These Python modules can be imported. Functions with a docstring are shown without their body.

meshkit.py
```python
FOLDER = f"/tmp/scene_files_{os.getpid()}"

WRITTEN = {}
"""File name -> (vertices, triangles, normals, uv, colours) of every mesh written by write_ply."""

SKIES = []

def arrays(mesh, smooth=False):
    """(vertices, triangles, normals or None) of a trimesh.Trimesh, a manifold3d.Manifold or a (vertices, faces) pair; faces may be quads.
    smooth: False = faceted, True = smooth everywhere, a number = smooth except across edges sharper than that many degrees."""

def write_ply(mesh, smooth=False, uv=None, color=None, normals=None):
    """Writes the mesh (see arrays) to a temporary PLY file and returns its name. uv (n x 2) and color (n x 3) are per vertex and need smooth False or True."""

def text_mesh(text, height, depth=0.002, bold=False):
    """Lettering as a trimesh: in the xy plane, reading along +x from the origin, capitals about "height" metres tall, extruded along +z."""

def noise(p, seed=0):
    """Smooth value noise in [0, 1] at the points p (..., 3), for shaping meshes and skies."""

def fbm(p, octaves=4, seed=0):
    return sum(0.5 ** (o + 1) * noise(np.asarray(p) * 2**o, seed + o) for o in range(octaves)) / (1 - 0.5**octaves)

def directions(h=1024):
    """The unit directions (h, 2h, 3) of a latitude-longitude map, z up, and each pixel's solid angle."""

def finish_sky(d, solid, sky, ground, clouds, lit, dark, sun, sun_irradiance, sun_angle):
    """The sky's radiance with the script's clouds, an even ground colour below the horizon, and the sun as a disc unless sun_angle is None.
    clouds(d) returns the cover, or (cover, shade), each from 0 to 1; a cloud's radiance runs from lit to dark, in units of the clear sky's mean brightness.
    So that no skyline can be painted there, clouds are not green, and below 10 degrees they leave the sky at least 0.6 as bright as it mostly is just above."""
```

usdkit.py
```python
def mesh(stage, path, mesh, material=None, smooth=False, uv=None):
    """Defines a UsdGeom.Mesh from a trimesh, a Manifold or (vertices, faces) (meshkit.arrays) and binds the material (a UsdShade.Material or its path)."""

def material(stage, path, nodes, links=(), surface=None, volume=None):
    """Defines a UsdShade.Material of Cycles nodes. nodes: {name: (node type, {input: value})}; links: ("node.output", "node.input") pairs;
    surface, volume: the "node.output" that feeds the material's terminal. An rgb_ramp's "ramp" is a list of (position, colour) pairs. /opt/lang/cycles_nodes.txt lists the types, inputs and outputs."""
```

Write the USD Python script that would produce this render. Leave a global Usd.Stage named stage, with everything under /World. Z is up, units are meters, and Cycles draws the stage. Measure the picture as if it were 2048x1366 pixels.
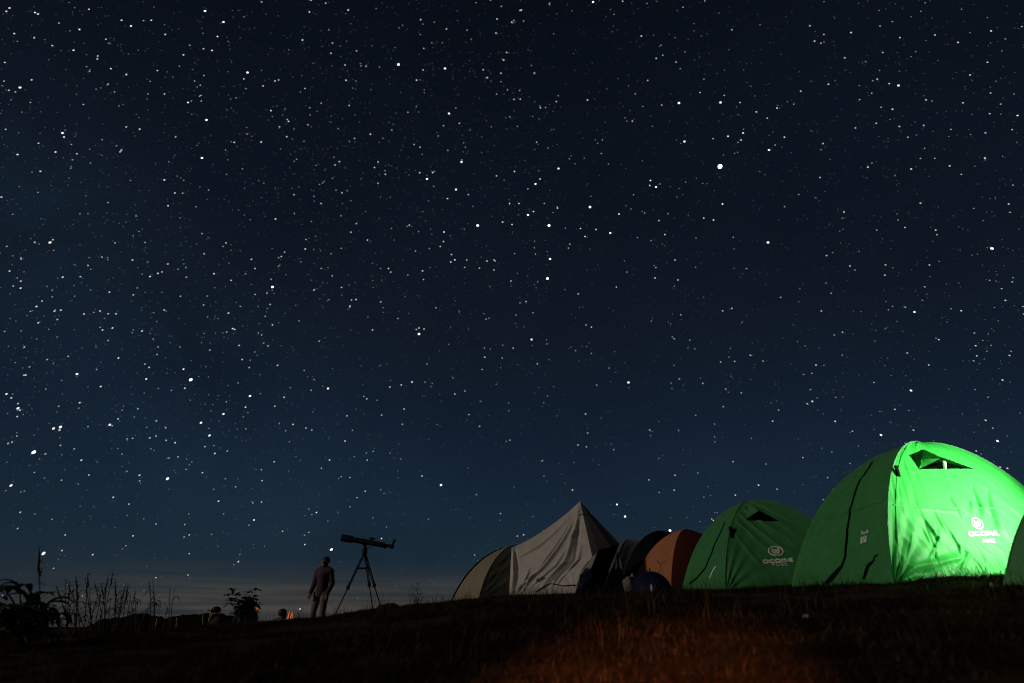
import math, random
import numpy as np
import trimesh
import manifold3d as m3
import usdkit, meshkit
from pxr import Gf, Sdf, Usd, UsdGeom, UsdLux, UsdShade, Vt

stage = Usd.Stage.CreateInMemory()
UsdGeom.SetStageUpAxis(stage, 'Z')
UsdGeom.SetStageMetersPerUnit(stage, 1.0)
UsdGeom.Xform.Define(stage, '/World')
UsdGeom.Scope.Define(stage, '/World/Looks')
PI = math.pi
T = Sdf.ValueTypeNames

# ------------------------------------------------------------------ camera
FPX = 1138.0                                    # focal length in units of a 2048 wide frame
PITCH = math.atan(567 / 1138)
cam = UsdGeom.Camera.Define(stage, '/World/camera')
cam.CreateFocalLengthAttr(20.0)
cam.CreateHorizontalApertureAttr(20.0 * 2048 / FPX)
cam.CreateClippingRangeAttr(Gf.Vec2f(0.05, 60000))
cam.CreateFStopAttr(1.5)
cam.CreateFocusDistanceAttr(17.0)
cam.AddTranslateOp().Set(Gf.Vec3d(0, 0, 0))
cam.AddRotateXOp().Set(90 + math.degrees(PITCH))
cam.CreateExposureAttr(0.0)

# ------------------------------------------------------------------ sky: moonless night, airglow, horizon haze
MOON_AZ, MOON_EL = math.radians(-117), math.radians(18)        # towards the light, clockwise from +y
def lin(c):
    c = np.asarray(c, float) / 255
    return tuple(np.where(c < .04045, c / 12.92, ((c + .055) / 1.055) ** 2.4))
SKY_STOPS = [(0.0, (34, 40, 44)), (0.04, (33, 43, 50)), (0.085, (27, 42, 54)), (0.19, (22, 37, 53)), (0.30, (18, 30, 45)),
             (0.446, (16, 24, 36)), (0.69, (12, 18, 28)), (0.84, (8, 13, 22)), (1.0, (7, 11, 19))]
def skydir(u, v):
    d = np.array([(u - 1024) / FPX, math.cos(PITCH) + (v - 683) / FPX * math.sin(PITCH), math.sin(PITCH) - (v - 683) / FPX * math.cos(PITCH)]); return d / np.linalg.norm(d)
MW = np.cross(skydir(130, 520), skydir(470, 850)); MW /= np.linalg.norm(MW)                 # pole of the faint Milky Way band
sky = UsdLux.DomeLight.Define(stage, '/World/sky')
sky.CreateIntensityAttr(1.0)
usdkit.material(stage, '/World/Looks/night_sky', {
    'tc': ('texture_coordinate', {}),
    'sep': ('separate_xyz', {}),
    'ramp': ('rgb_ramp', {'ramp': [(p, lin(c)) for p, c in SKY_STOPS]}),
    'nish': ('sky_texture', {'sky_type': 'single_scattering', 'sun_disc': False, 'sun_elevation': -0.10, 'sun_rotation': math.radians(-25)}),
    'nishk': ('mix_color', {'blend_type': 'multiply', 'fac': 1.0, 'b': (.00006, .00006, .00006), 'use_clamp': False}),
    'add': ('mix_color', {'blend_type': 'add', 'fac': 1.0, 'use_clamp': False}),
    # far-off town glow in thin low cloud to the left of the view
    'az': ('vector_math', {'math_type': 'dot_product', 'vector2': (math.sin(math.radians(-16)), math.cos(math.radians(-16)), 0.0)}),
    'azf': ('map_range', {'range_type': 'smoothstep', 'from_min': .89, 'from_max': .995, 'to_min': .0, 'to_max': 1.0}),
    'elf': ('map_range', {'range_type': 'smoothstep', 'from_min': .095, 'from_max': .010, 'to_min': 0.0, 'to_max': 1.0}),
    'strmap': ('mapping', {'scale': (2.2, 2.2, 62.0)}),
    'streak': ('noise_texture', {'scale': 1.6, 'detail': 4, 'roughness': .55}),
    'stf': ('map_range', {'from_min': .36, 'from_max': .64, 'to_min': .35, 'to_max': 1.2}),
    'm1': ('math', {'math_type': 'multiply'}), 'm2': ('math', {'math_type': 'multiply'}),
    'glow': ('mix_color', {'blend_type': 'mix', 'b': lin((70, 67, 63)), 'use_clamp': True}),
    # faint unevenness of the airglow
    'un': ('noise_texture', {'scale': 2.3, 'detail': 3, 'roughness': .6}),
    'unf': ('map_range', {'from_min': .3, 'from_max': .7, 'to_min': .88, 'to_max': 1.12}),
    'fin': ('vector_math', {'math_type': 'scale'}),
    'mw': ('vector_math', {'math_type': 'dot_product', 'vector2': tuple(MW)}), 'mwa': ('math', {'math_type': 'absolute'}),
    'mwf': ('map_range', {'range_type': 'smoothstep', 'from_min': .26, 'from_max': .0, 'to_min': 0.0, 'to_max': 1.0}),
    'mwn': ('noise_texture', {'scale': 5.5, 'detail': 6, 'roughness': .62, 'distortion': .4}), 'mwr': ('map_range', {'from_min': .38, 'from_max': .72, 'to_min': .1, 'to_max': 1.0}),
    'mwm': ('math', {'math_type': 'multiply'}), 'mwc': ('vector_math', {'math_type': 'scale', 'vector1': lin((17, 37, 52))}), 'mwx': ('math', {'math_type': 'multiply', 'value2': .27}),
    'mwadd': ('vector_math', {'math_type': 'add'}),
    'bg': ('background_shader', {'strength': 1.0}),
}, [('tc.generated', 'sep.vector'), ('sep.z', 'ramp.fac'), ('nish.color', 'nishk.a'), ('ramp.color', 'add.a'), ('nishk.result', 'add.b'),
    ('tc.generated', 'az.vector1'), ('az.value', 'azf.value'), ('sep.z', 'elf.value'), ('tc.generated', 'strmap.vector'), ('strmap.vector', 'streak.vector'),
    ('streak.fac', 'stf.value'), ('azf.result', 'm1.value1'), ('elf.result', 'm1.value2'), ('m1.value', 'm2.value1'), ('stf.result', 'm2.value2'),
    ('m2.value', 'glow.fac'), ('add.result', 'glow.a'), ('tc.generated', 'un.vector'), ('un.fac', 'unf.value'),
    ('glow.result', 'fin.vector1'), ('unf.result', 'fin.scale'), ('tc.generated', 'mw.vector1'), ('mw.value', 'mwa.value1'), ('mwa.value', 'mwf.value'), ('tc.generated', 'mwn.vector'), ('mwn.fac', 'mwr.value'),
    ('mwf.result', 'mwm.value1'), ('mwr.result', 'mwm.value2'), ('mwm.value', 'mwx.value1'), ('mwx.value', 'mwc.scale'), ('fin.vector', 'mwadd.vector1'), ('mwc.vector', 'mwadd.vector2'), ('mwadd.vector', 'bg.color')], surface='bg.background')
UsdShade.MaterialBindingAPI.Apply(sky.GetPrim()).Bind(UsdShade.Material.Get(stage, '/World/Looks/night_sky'))
sky.GetPrim().SetCustomDataByKey('kind', 'structure')

# ------------------------------------------------------------------ dim warm light from behind the photographer
moon = UsdLux.DistantLight.Define(stage, '/World/moon')
moon.CreateIntensityAttr(0.235)
moon.CreateAngleAttr(3.0)
moon.CreateNormalizeAttr(True)
moon.CreateColorAttr(Gf.Vec3f(1.0, .87, .72))
moon.AddRotateZOp().Set(-math.degrees(MOON_AZ) + 180)
moon.AddRotateXOp().Set(90 - math.degrees(MOON_EL))

# ------------------------------------------------------------------ helpers
rng = np.random.default_rng(7)
FW = np.array([0, math.cos(PITCH), math.sin(PITCH)]); UP = np.array([0, -math.sin(PITCH), math.cos(PITCH)]); RT = np.array([1., 0, 0])
def direction(u, v):
    return FW + (u - 1024) / FPX * RT - (v - 683) / FPX * UP
def at(u, v, r):
    """World point at horizontal distance r in the direction measured in the photograph."""
    d = direction(u, v)
    return d * r / math.hypot(d[0], d[1])
used = {}
def numbered(path):
    n = used.get(path, 0); used[path] = n + 1
    return path if n == 0 else f'{path}_{n:03d}'
def settag(p, label=None, cat=None, group=None, kind=None):
    for k, v in (('label', label), ('category', cat), ('group', group), ('kind', kind)):
        if v: p.SetCustomDataByKey(k, v)
    return p
class Thing:
    pass
def thing(name, label, cat, loc=(0, 0, 0), group=None):
    t = Thing(); t.path = numbered('/World/' + name); t.loc = np.asarray(loc, float)
    x = UsdGeom.Xform.Define(stage, t.path); x.AddTranslateOp().Set(Gf.Vec3d(*map(float, loc)))
    settag(x.GetPrim(), label, cat, group); t.prim = x.GetPrim()
    return t
def tri(mesh):
    v, f, _ = meshkit.arrays(mesh)
    return trimesh.Trimesh(v, f, process=False)
def part(name, mesh, mat, parent, smooth=40, label=None, local=False, kind=None):
    """A mesh given in world coordinates, stored relative to its thing's base."""
    t = tri(mesh)
    loc = np.zeros(3) if local else parent.loc
    p = Thing(); p.path = numbered(parent.path + '/' + name); p.loc = parent.loc
    m = usdkit.mesh(stage, p.path, (t.vertices - loc, t.faces), '/World/Looks/' + mat, smooth=smooth)
    p.prim = m.GetPrim(); settag(p.prim, label, kind=kind)
    return p
def single(name, mesh, mat, label=None, cat=None, group=None, kind=None, smooth=40):
    path = numbered('/World/' + name)
    m = usdkit.mesh(stage, path, tri(mesh), '/World/Looks/' + mat, smooth=smooth)
    return settag(m.GetPrim(), label, cat, group, kind)
def cat(*ms):
    return trimesh.util.concatenate([tri(m) for m in ms])
def tube(pts, rad, sides=8, cap=True):
    p = np.asarray(pts, float); n = len(p)
    rad = np.broadcast_to(np.asarray(rad, float), (n,))
    t = np.gradient(p, axis=0); t /= np.linalg.norm(t, axis=1, keepdims=True) + 1e-12
    ref = np.where(np.abs(t[:, 2:]) < .9, [0, 0, 1.0], [1.0, 0, 0])
    a = np.cross(t, ref); a /= np.linalg.norm(a, axis=1, keepdims=True)
    b = np.cross(t, a); ang = np.arange(sides) * 2 * PI / sides
    v = (p[:, None] + rad[:, None, None] * (np.cos(ang)[None, :, None] * a[:, None] + np.sin(ang)[None, :, None] * b[:, None])).reshape(-1, 3)
    f = []
    for i in range(n - 1):
        for j in range(sides):
            k = (j + 1) % sides
            f += [[i * sides + j, (i + 1) * sides + j, (i + 1) * sides + k], [i * sides + j, (i + 1) * sides + k, i * sides + k]]
    if cap:
        v = np.vstack([v, p[0], p[-1]])
        for j in range(sides):
            k = (j + 1) % sides
            f += [[n * sides, j, k], [n * sides + 1, (n - 1) * sides + k, (n - 1) * sides + j]]
    return trimesh.Trimesh(v, np.array(f), process=False)
def ico(c, r, sub=2, scale=(1, 1, 1)):
    m = trimesh.creation.icosphere(sub, 1.0)
    m.vertices = m.vertices * (np.asarray(scale) * r) + np.asarray(c)
    return m
def box(c, e, rotz=0, bevel=.0):
    c = np.asarray(c, float); e = np.asarray(e, float) / 2
    if bevel > 0:
        s = [ico(np.array([x, y, z]) * (e - bevel), bevel, 1) for x in (-1, 1) for y in (-1, 1) for z in (-1, 1)]
        m = trimesh.convex.convex_hull(np.vstack([x.vertices for x in s]))
    else:
        m = trimesh.creation.box(e * 2)
    m.apply_transform(trimesh.transformations.rotation_matrix(rotz, [0, 0, 1])); m.apply_translation(c)
    return m
def gridfaces(n, m, flip=False):
    i, j = np.meshgrid(np.arange(n - 1), np.arange(m - 1), indexing='ij')
    a = (i * m + j).ravel(); b = a + m; c = b + 1; d = a + 1
    f = np.vstack([np.stack([a, b, c], 1), np.stack([a, c, d], 1)])
    return f[:, ::-1] if flip else f
def smoothstep(x, a, b):
    t = np.clip((np.asarray(x, float) - a) / (b - a), 0, 1)
    return t * t * (3 - 2 * t)

# ------------------------------------------------------------------ materials
def mat(name, color, rough=.7, var=.25, scale=30, bump=0.0, bscale=200, spec=.3, sheen=0.0, metal=0.0, color2=None, trans=0.0, tcol=None):
    c = np.asarray(color, float); c2 = np.asarray(color2, float) if color2 is not None else c * (1 + var)
    nodes = {'tc': ('texture_coordinate', {}), 'n': ('noise_texture', {'scale': scale, 'detail': 4, 'roughness': .6}),
             'r': ('rgb_ramp', {'ramp': [(.3, tuple(np.clip(c * (1 - var) if color2 is None else c, 0, 1))), (.7, tuple(np.clip(c2, 0, 1)))]}),
             'p': ('principled_bsdf', {'roughness': rough, 'specular_ior_level': spec, 'metallic': metal, 'sheen_weight': sheen, 'sheen_roughness': .5})}
    links = [('tc.object', 'n.vector'), ('n.fac', 'r.fac'), ('r.color', 'p.base_color')]
    if bump:
        nodes['bn'] = ('noise_texture', {'scale': bscale, 'detail': 3}); nodes['b'] = ('bump', {'strength': bump, 'distance': .004})
        links += [('tc.object', 'bn.vector'), ('bn.fac', 'b.height'), ('b.normal', 'p.normal')]
    out = 'p.BSDF'
    if trans > 0:
        nodes['t'] = ('translucent_bsdf', {'color': tuple(tcol if tcol is not None else c)}); nodes['mx'] = ('mix_closure', {'fac': trans})
        links += [('p.BSDF', 'mx.closure1'), ('t.BSDF', 'mx.closure2')]
        out = 'mx.closure'
    return usdkit.material(stage, '/World/Looks/' + name, nodes, links, surface=out)
def emit(name, color, strength):
    return usdkit.material(stage, '/World/Looks/' + name, {'e': ('emission', {'color': color, 'strength': strength})}, [], surface='e.emission')
mat('soil', (.016, .010, .006), .95, spec=.03, color2=(.036, .021, .011), scale=3, bump=.6, bscale=40)
mat('far_hill', (.004, .005, .003), .95, spec=.0, color2=(.007, .008, .005), scale=.2)
mat('grass_green', (.008, .009, .0035), .85, spec=.03, color2=(.019, .018, .007), scale=3, trans=.25)
mat('grass_dry', (.028, .018, .009), .85, spec=.03, color2=(.075, .050, .026), scale=3, trans=.2)
mat('leaf_dark', (.025, .045, .012), .5, color2=(.045, .07, .02), scale=6, trans=.25)
mat('stem_brown', (.05, .035, .02), .8, scale=10)
mat('reed', (.028, .024, .016), .7, scale=10, trans=.2)
mat('dry_stalk', (.32, .24, .12), .7, scale=10)
def fabric(name, c, var=.10, rough=.55, sheen=.15, trans=.18, spec=.35):
    mat(name, c, rough, var=var, scale=5, bump=.12, bscale=600, spec=spec, sheen=sheen, trans=trans)
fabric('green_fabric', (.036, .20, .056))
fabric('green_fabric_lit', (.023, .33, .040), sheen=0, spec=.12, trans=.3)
fabric('orange_fabric', (.48, .185, .08), trans=.4)
fabric('canvas_grey', (.52, .49, .45), trans=.36)
fabric('olive_fabric', (.23, .195, .13))
fabric('olive_dark', (.075, .072, .055))
fabric('slate_fabric', (.075, .08, .09))
fabric('black_fabric', (.003, .003, .004), trans=.0, sheen=0, spec=.05)
fabric('navy_fabric', (.006, .007, .028), trans=.02, sheen=0, spec=.1)
mat('dark_trim', (.003, .004, .0035), .9, spec=.02)
mat('dark_mesh', (.0008, .0014, .001), .95, spec=.0)
mat('print_white', (.55, .58, .48), .7, var=.08)
mat('print_dark', (.06, .055, .05), .8)
mat('strap_white', (.72, .78, .62), .6)
mat('pole_grey', (.2, .2, .2), .4, metal=.6)
mat('cord', (.12, .12, .11), .8)
mat('black_metal', (.004, .004, .005), .7, spec=.12)
mat('tube_black', (.006, .006, .010), .6, spec=.15)
mat('glass_dark', (.01, .012, .02), .08, spec=.6)
mat('skin', (.16, .095, .065), .6, var=.06)
mat('hair_black', (.006, .005, .005), .6)
mat('jacket_black', (.010, .008, .009), .9)
mat('jacket_purple', (.05, .022, .040), .9)
mat('jacket_grey', (.09, .085, .08), .9)
mat('trousers_khaki', (.11, .10, .075), .9)
mat('trousers_dark', (.012, .012, .014), .9)
mat('cap_maroon', (.03, .008, .012), .9)
mat('shoe', (.01, .01, .01), .7)
mat('log', (.03, .02, .013), .95, bump=.5, bscale=60)
mat('stone', (.16, .15, .14), .9, bump=.4, bscale=60)
mat('stone_pale', (.22, .22, .2), .8)
mat('paper_pale', (.17, .13, .115), .8, trans=.2)
mat('plastic_pale', (.45, .43, .35), .3, spec=.6)
mat('lamp_body', (.02, .02, .022), .4)
emit('flame_orange', (1.0, .20, .05), .85)
emit('ember', (1.0, .16, .04), .3)
emit('lamp_glass', (1.0, 1.0, 1.0), 3.0)
emit('lamp_glass_red', (1.0, .25, .1), 1.0)
usdkit.material(stage, '/World/Looks/starlight', {
    'a': ('attribute', {'attribute': 'displayColor'}), 'e': ('emission', {'strength': 1.0})}, [('a.color', 'e.color')], surface='e.emission')

# ------------------------------------------------------------------ ground
SKYLINE = [(0, 1282), (140, 1266), (300, 1262), (500, 1247), (660, 1236), (760, 1217), (900, 1205), (1020, 1194), (1180, 1189), (1350, 1183), (1600, 1174), (1785, 1158), (2048, 1146)]
_az = [math.atan2(*direction(u, v)[:2]) for u, v in SKYLINE]
_sl = [direction(u, v)[2] / math.hypot(*direction(u, v)[:2]) for u, v in SKYLINE]
_AZ = np.array([-PI, -2.0] + _az + [1.3, 2.2, PI]); _SL = np.array([-.01, -.02] + _sl + [.05, .02, -.01])
_fa = np.linspace(-PI, PI, 1441); _fs = np.interp(_fa, _AZ, _SL)
_k = np.exp(-.5 * (np.arange(-12, 13) / 4.5) ** 2); _fs = np.convolve(np.pad(_fs, 12, mode='edge'), _k / _k.sum(), 'valid')
def ground(x, y):
    x, y = np.asarray(x, float), np.asarray(y, float)
    r = np.hypot(x, y); az = np.arctan2(x, y)
    slope = np.interp(az, _fa, _fs)
    rc = 11.6 + 7.5 * smoothstep(az, -.13, .02)
    z = slope * np.minimum(r, rc) - .62 * np.exp(-r / 2.4)
    d = np.maximum(r - rc, 0)
    far = np.maximum(d - 8, 0)
    drop = .055 * d + .3 * (np.sqrt(far * far + 4) - 2)
    z = z - 45 * (1 - np.exp(-drop / 45))
    p = np.stack([x, y, np.zeros_like(x)], -1)
    near = np.exp(-np.maximum(r - 10, 0) / 30)
    return z + near * (.05 * (meshkit.fbm(p * 1.1 + 5, 3, 3) - .5) + .03 * (meshkit.noise(p * 4.0, 9) - .5)) + .8 * (1 - near) * (meshkit.noise(p / 17, 4) - .5) - .42 * np.exp(-((x + 6.3) ** 2 + (y - 15.6) ** 2) / 1.6)
def gp(x, y, dz=0.0):
    return np.array([x, y, float(ground(x, y)) + dz])
def gat(u, v, r, dz=0.0):
    p = at(u, v, r); return gp(p[0], p[1], dz)
rings = np.concatenate([np.linspace(0.02, 16, 150), np.linspace(16.4, 60, 70), np.geomspace(62, 20000, 60)])
azs = np.linspace(-PI, PI, 481)
R, A = np.meshgrid(rings, azs, indexing='ij')
X, Y = R * np.sin(A), R * np.cos(A)
gv = np.stack([X, Y, ground(X, Y)], -1)
gv[:, -1] = gv[:, 0]
single('ground', (gv.reshape(-1, 3), gridfaces(len(rings), len(azs), True)), 'soil', 'grassy hilltop ground rising towards the row of tents', kind='structure', smooth=True)

# a neighbouring ridge, seen over the edge on the left
hp = [(-2200, 1262), (-600, 1262), (0, 1268), (120, 1266), (170, 1256), (205, 1240), (240, 1234), (275, 1227), (300, 1227), (330, 1236), (352, 1233), (375, 1229), (420, 1225), (470, 1232), (540, 1248), (660, 1262), (1000, 1275), (2500, 1270), (5000, 1265)]
ha = np.array([math.atan2(*direction(u, v)[:2]) for u, v in hp]); hs = np.array([direction(u, v)[2] / math.hypot(*direction(u, v)[:2]) for u, v in hp])
a_ = np.linspace(ha[0], ha[-1], 700); s_ = np.interp(a_, ha, hs)
rows = []
for k, (rr, fr) in enumerate([(70, 0), (85, .45), (98, .8), (106, .96), (110, 1.0), (116, .95), (130, .7), (160, 0)]):
    rr_ = rr + 5 * (meshkit.noise(np.stack([a_ * 9, np.full_like(a_, k), a_ * 0], -1), 2) - .5) * (k not in (0, 7))
    top = s_ * 110 + .5 * (meshkit.fbm(np.stack([a_ * 160, a_ * 0, a_ * 0], -1), 3, 8) - .5)
    rows.append(np.stack([rr_ * np.sin(a_), rr_ * np.cos(a_), -48 + (top + 48) * fr], -1))
single('hill', (np.array(rows).reshape(-1, 3), gridfaces(len(rows), len(a_), True)), 'far_hill', 'dark rounded neighbouring hill beyond the edge of the hilltop', kind='structure', smooth=True)

# ------------------------------------------------------------------ stars
BRIGHT = [(100,485,2.6,1),(381.5,759.5,3.6,0),(67.5,904.5,3.8,0),(87,1107,3.2,2),(447,44,2.4,0),(410,22,2.4,0),(797,129,2.9,0),(890,137,2.4,0),(413,240,2.6,0),(898,227,2.4,0),(404,316,2.5,0),(1098,451,3.5,0),(955.5,451,3.3,0),(1095,557,3.6,0),(1100,518,2.8,0),(1180,414,3.0,0),(1056,430,2.7,0),(912,379,2.5,0),(854,358,2.6,0),(865.5,345,2.2,0),(923,324,2.6,0),(1071,368,2.6,0),(1080,358,2.2,0),(1220.5,466,2.6,1),(545,574,3.0,0),(551,438,2.2,0),(838,668,3.0,1),(838,656,2.1,0),(848,658,2.1,0),(1063,679,2.6,0),(1536,485,2.7,0),(1984,497,2.9,0),(1797,171,2.4,0),(1358,206,2.7,0),(1441,205,2.6,0),(1369,283,2.6,0),(2035,231,2.2,0),(1970,316,2.2,0),(1257,765,2.7,0),(656,777,2.5,1),(824,764,2.3,0),(500,792,2.6,0),(335,957.5,3.0,0),(882,970,2.7,0),(690,882,2.0,0),(1171,828,2.2,0),(1156,890,2.0,0),(1145,980,2.2,0),(1250,1033,2.7,1),(1340,1061,3.0,0),(1234,1009,2.4,0),(1762,870,2.5,0),(1995,882,2.5,0),(1822,781,2.4,0),(1625,803,2.2,0),(1829,624,2.4,0),(1632,730,2.0,0),(2005,760,2.0,0),(22,971,2.5,0),(107,857,2.5,0),(121,854,2.7,0),(119,860,2.2,0),(300,553,2.2,0),(508,1040,2.3,0),(633,1025,2.2,0),(663,1099,2.9,2),(659,920,2.0,0),(763,1077,2.1,0),(510,537,2.0,0),(777,537,2.2,0),(749,335,2.0,0),(670,330,1.8,0),
 (1117,337,2.4,0),(1029,343,2.2,0),(1067,423,2.2,0),(1038,407,2.1,0),(1019,407,2.1,0),(888,464,2.3,0),(887,483,2.1,0),(880.5,493,2.1,0),(903,509,2.1,0),(910,520,2.1,0),(901.5,524,2.2,0),(974,522,2.1,0),(988,520,1.9,0),(988,540,1.9,0),(1170,473,2.2,0),(1192,459,2.1,0),(1161,457,2.0,0),(1238,428,2.3,0),(1301,361,2.3,0),(1115,416,2.1,0),(1024,449,2.1,0),(1052,603,2.0,0),(1022,562,1.9,0),(847,559,1.9,0),(1456,272.5,2.3,0),(1486,266,2.3,0),(1482,280,2.2,0),(1538,300,2.4,0),(1312,374,2.4,0),(1445,408,2.3,0),(1299.5,371,2.2,0),
 (19,16,2.2,0),(70,25,2.1,0),(76,28,2.2,0),(262,52,2.3,0),(159,59,2.1,0),(424,101,2.2,0),(435,73,2.1,0),(40,175,2.4,1),(495,145,2.5,0),(376,205,2.3,0),(125,266,2.4,0),(128,274,2.2,0),(111,304,2.2,0),(35,309,2.2,0),(154,748,2.4,0),(219.5,849.5,2.4,0),(447,828,2.4,0),(402,845.5,2.5,0),(419,871,2.4,0),(36,816.5,2.5,0),(13,788,2.3,0),(201.5,773,2.2,0),(292.5,758,2.3,0),(367,738.5,2.3,0),(369.5,776.5,2.2,0),(491,814.5,2.2,0),(437,1002.5,2.2,0),(1186,4,2.4,0),(545,650,1.8,0),(700,612,2,0),(703,600,1.8,0),(683,575,1.9,0),(628,580,2,0),(225,656,2.2,1),(168,628,2.0,1),(200,622,1.9,0),(265,520,1.9,0),(73,613,2.2,0),(205,660,1.8,0),(1356,560,1.9,0),(1350,520,1.9,0),(1688,424,2.0,0),(1480,205,1.8,0),(1810,455,1.8,0),(1940,150,1.8,0),(1870,70,1.8,0),(1800,75,1.8,0),(1640,355,1.9,0),(1175,200,2.0,0),(1400,185,1.8,0),(1275,475,1.8,0),(1427,440,2.1,0),(735,480,1.8,0),(745,660,2.0,0),(605,80,2.0,0),(690,130,1.8,0),(975,155,1.9,0)]
oct_v = np.array([[1, 0, 0], [-1, 0, 0], [0, 1, 0], [0, -1, 0], [0, 0, 1], [0, 0, -1.]])
oct_f = np.array([[0, 2, 4], [2, 1, 4], [1, 3, 4], [3, 0, 4], [2, 0, 5], [1, 2, 5], [3, 1, 5], [0, 3, 5]])
ico_m = trimesh.creation.icosphere(1, 1.0)
SD = 9000.0
POLE = direction(1120, 1750); POLE = POLE / np.linalg.norm(POLE)
sv, sf, sc, nv = [], [], [], 0
TINT = [(.95, .98, 1.0), (1.0, .86, .72), (1.0, .97, .86), (.62, .85, 1.0)]
def star(d, px, lum, tint, stretch):
    global nv
    L = np.linalg.norm(d); d = d / L
    rad = px / FPX * SD / L
    t = np.cross(POLE, d); t /= np.linalg.norm(t); b = np.cross(d, t)
    base, faces = (ico_m.vertices, ico_m.faces) if px > 1.6 else (oct_v, oct_f)
    w = base[:, :1] * t * rad * stretch + base[:, 1:2] * b * rad + base[:, 2:] * d * rad
    sv.append(w + d * SD); sf.append(faces + nv); nv += len(base)
    sc.append(np.repeat([np.asarray(TINT[tint]) * lum], len(base), 0))
srng = np.random.default_rng(21)
def stretch_of(u, v):
    return 1.05 + .5 * min(1.0, math.hypot((u - 1150) / 1150, (v - 700) / 1300))
for u, v, s, c in BRIGHT:
    star(direction(u, v), s * (.72 if s > 2.3 else .66), 1.6 if s > 2.6 else 1.15 if s > 2.2 else .85, c, stretch_of(u, v))
n = 0
while n < 11000:                                                     # the faint ones that fill the view and a margin round it
    u, v = srng.uniform(-500, 2548), srng.uniform(-400, 1235)
    milky = math.exp(-((u * .55 + v - 780) / 420) ** 2) * (u < 1100)
    hor = 1 - smoothstep(v, 850, 1230) * .78
    if srng.random() > (.55 + .45 * milky) * hor: continue
    m = srng.random() ** 6
    star(direction(u, v), .62 + .75 * m + .2 * srng.random(), .06 + .68 * m + .10 * srng.random(), int(srng.choice([0, 0, 0, 3, 1, 2])), stretch_of(u, v))
    n += 1
for n in range(9000):                                               # the finest star dust
    u, v = srng.uniform(-300, 2348), srng.uniform(-300, 1200)
    if srng.random() > (.5 + .5 * math.exp(-((u * .55 + v - 780) / 380) ** 2) * (u < 1100)) * (1 - smoothstep(v, 850, 1200) * .8): continue
    star(direction(u, v), .62, srng.uniform(.03, .085), int(srng.choice([0, 0, 3])), 1.2)
for n in range(3000):                                               # the rest of the sky dome
    a, e = srng.uniform(-PI, PI), math.asin(srng.uniform(.03, 1))
    d = np.array([math.cos(e) * math.sin(a), math.cos(e) * math.cos(a), math.sin(e)])
    if d @ FW > .55: continue
    m = srng.random() ** 3
    star(d, 1.0 + .9 * m, .1 + .7 * m, 0, 1.2)
stars = usdkit.mesh(stage, '/World/stars', (np.vstack(sv), np.vstack(sf)), '/World/Looks/starlight')
UsdGeom.PrimvarsAPI(stars).CreatePrimvar('displayColor', T.Color3fArray, 'vertex').Set(Vt.Vec3fArray.FromNumpy(np.vstack(sc).astype(np.float32)))
settag(stars.GetPrim(), 'thousands of small white stars scattered over the night sky', kind='stuff')
emit('planet_white', (.97, .99, 1.0), 4.0)
single('bright_star', ico(direction(1440, 333) / np.linalg.norm(direction(1440, 333)) * 8900, 8900 * 4.1 / FPX / np.linalg.norm(direction(1440, 333)), 3), 'planet_white',
       'single brightest white point in the upper right sky, far larger than the stars', 'star')

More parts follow.
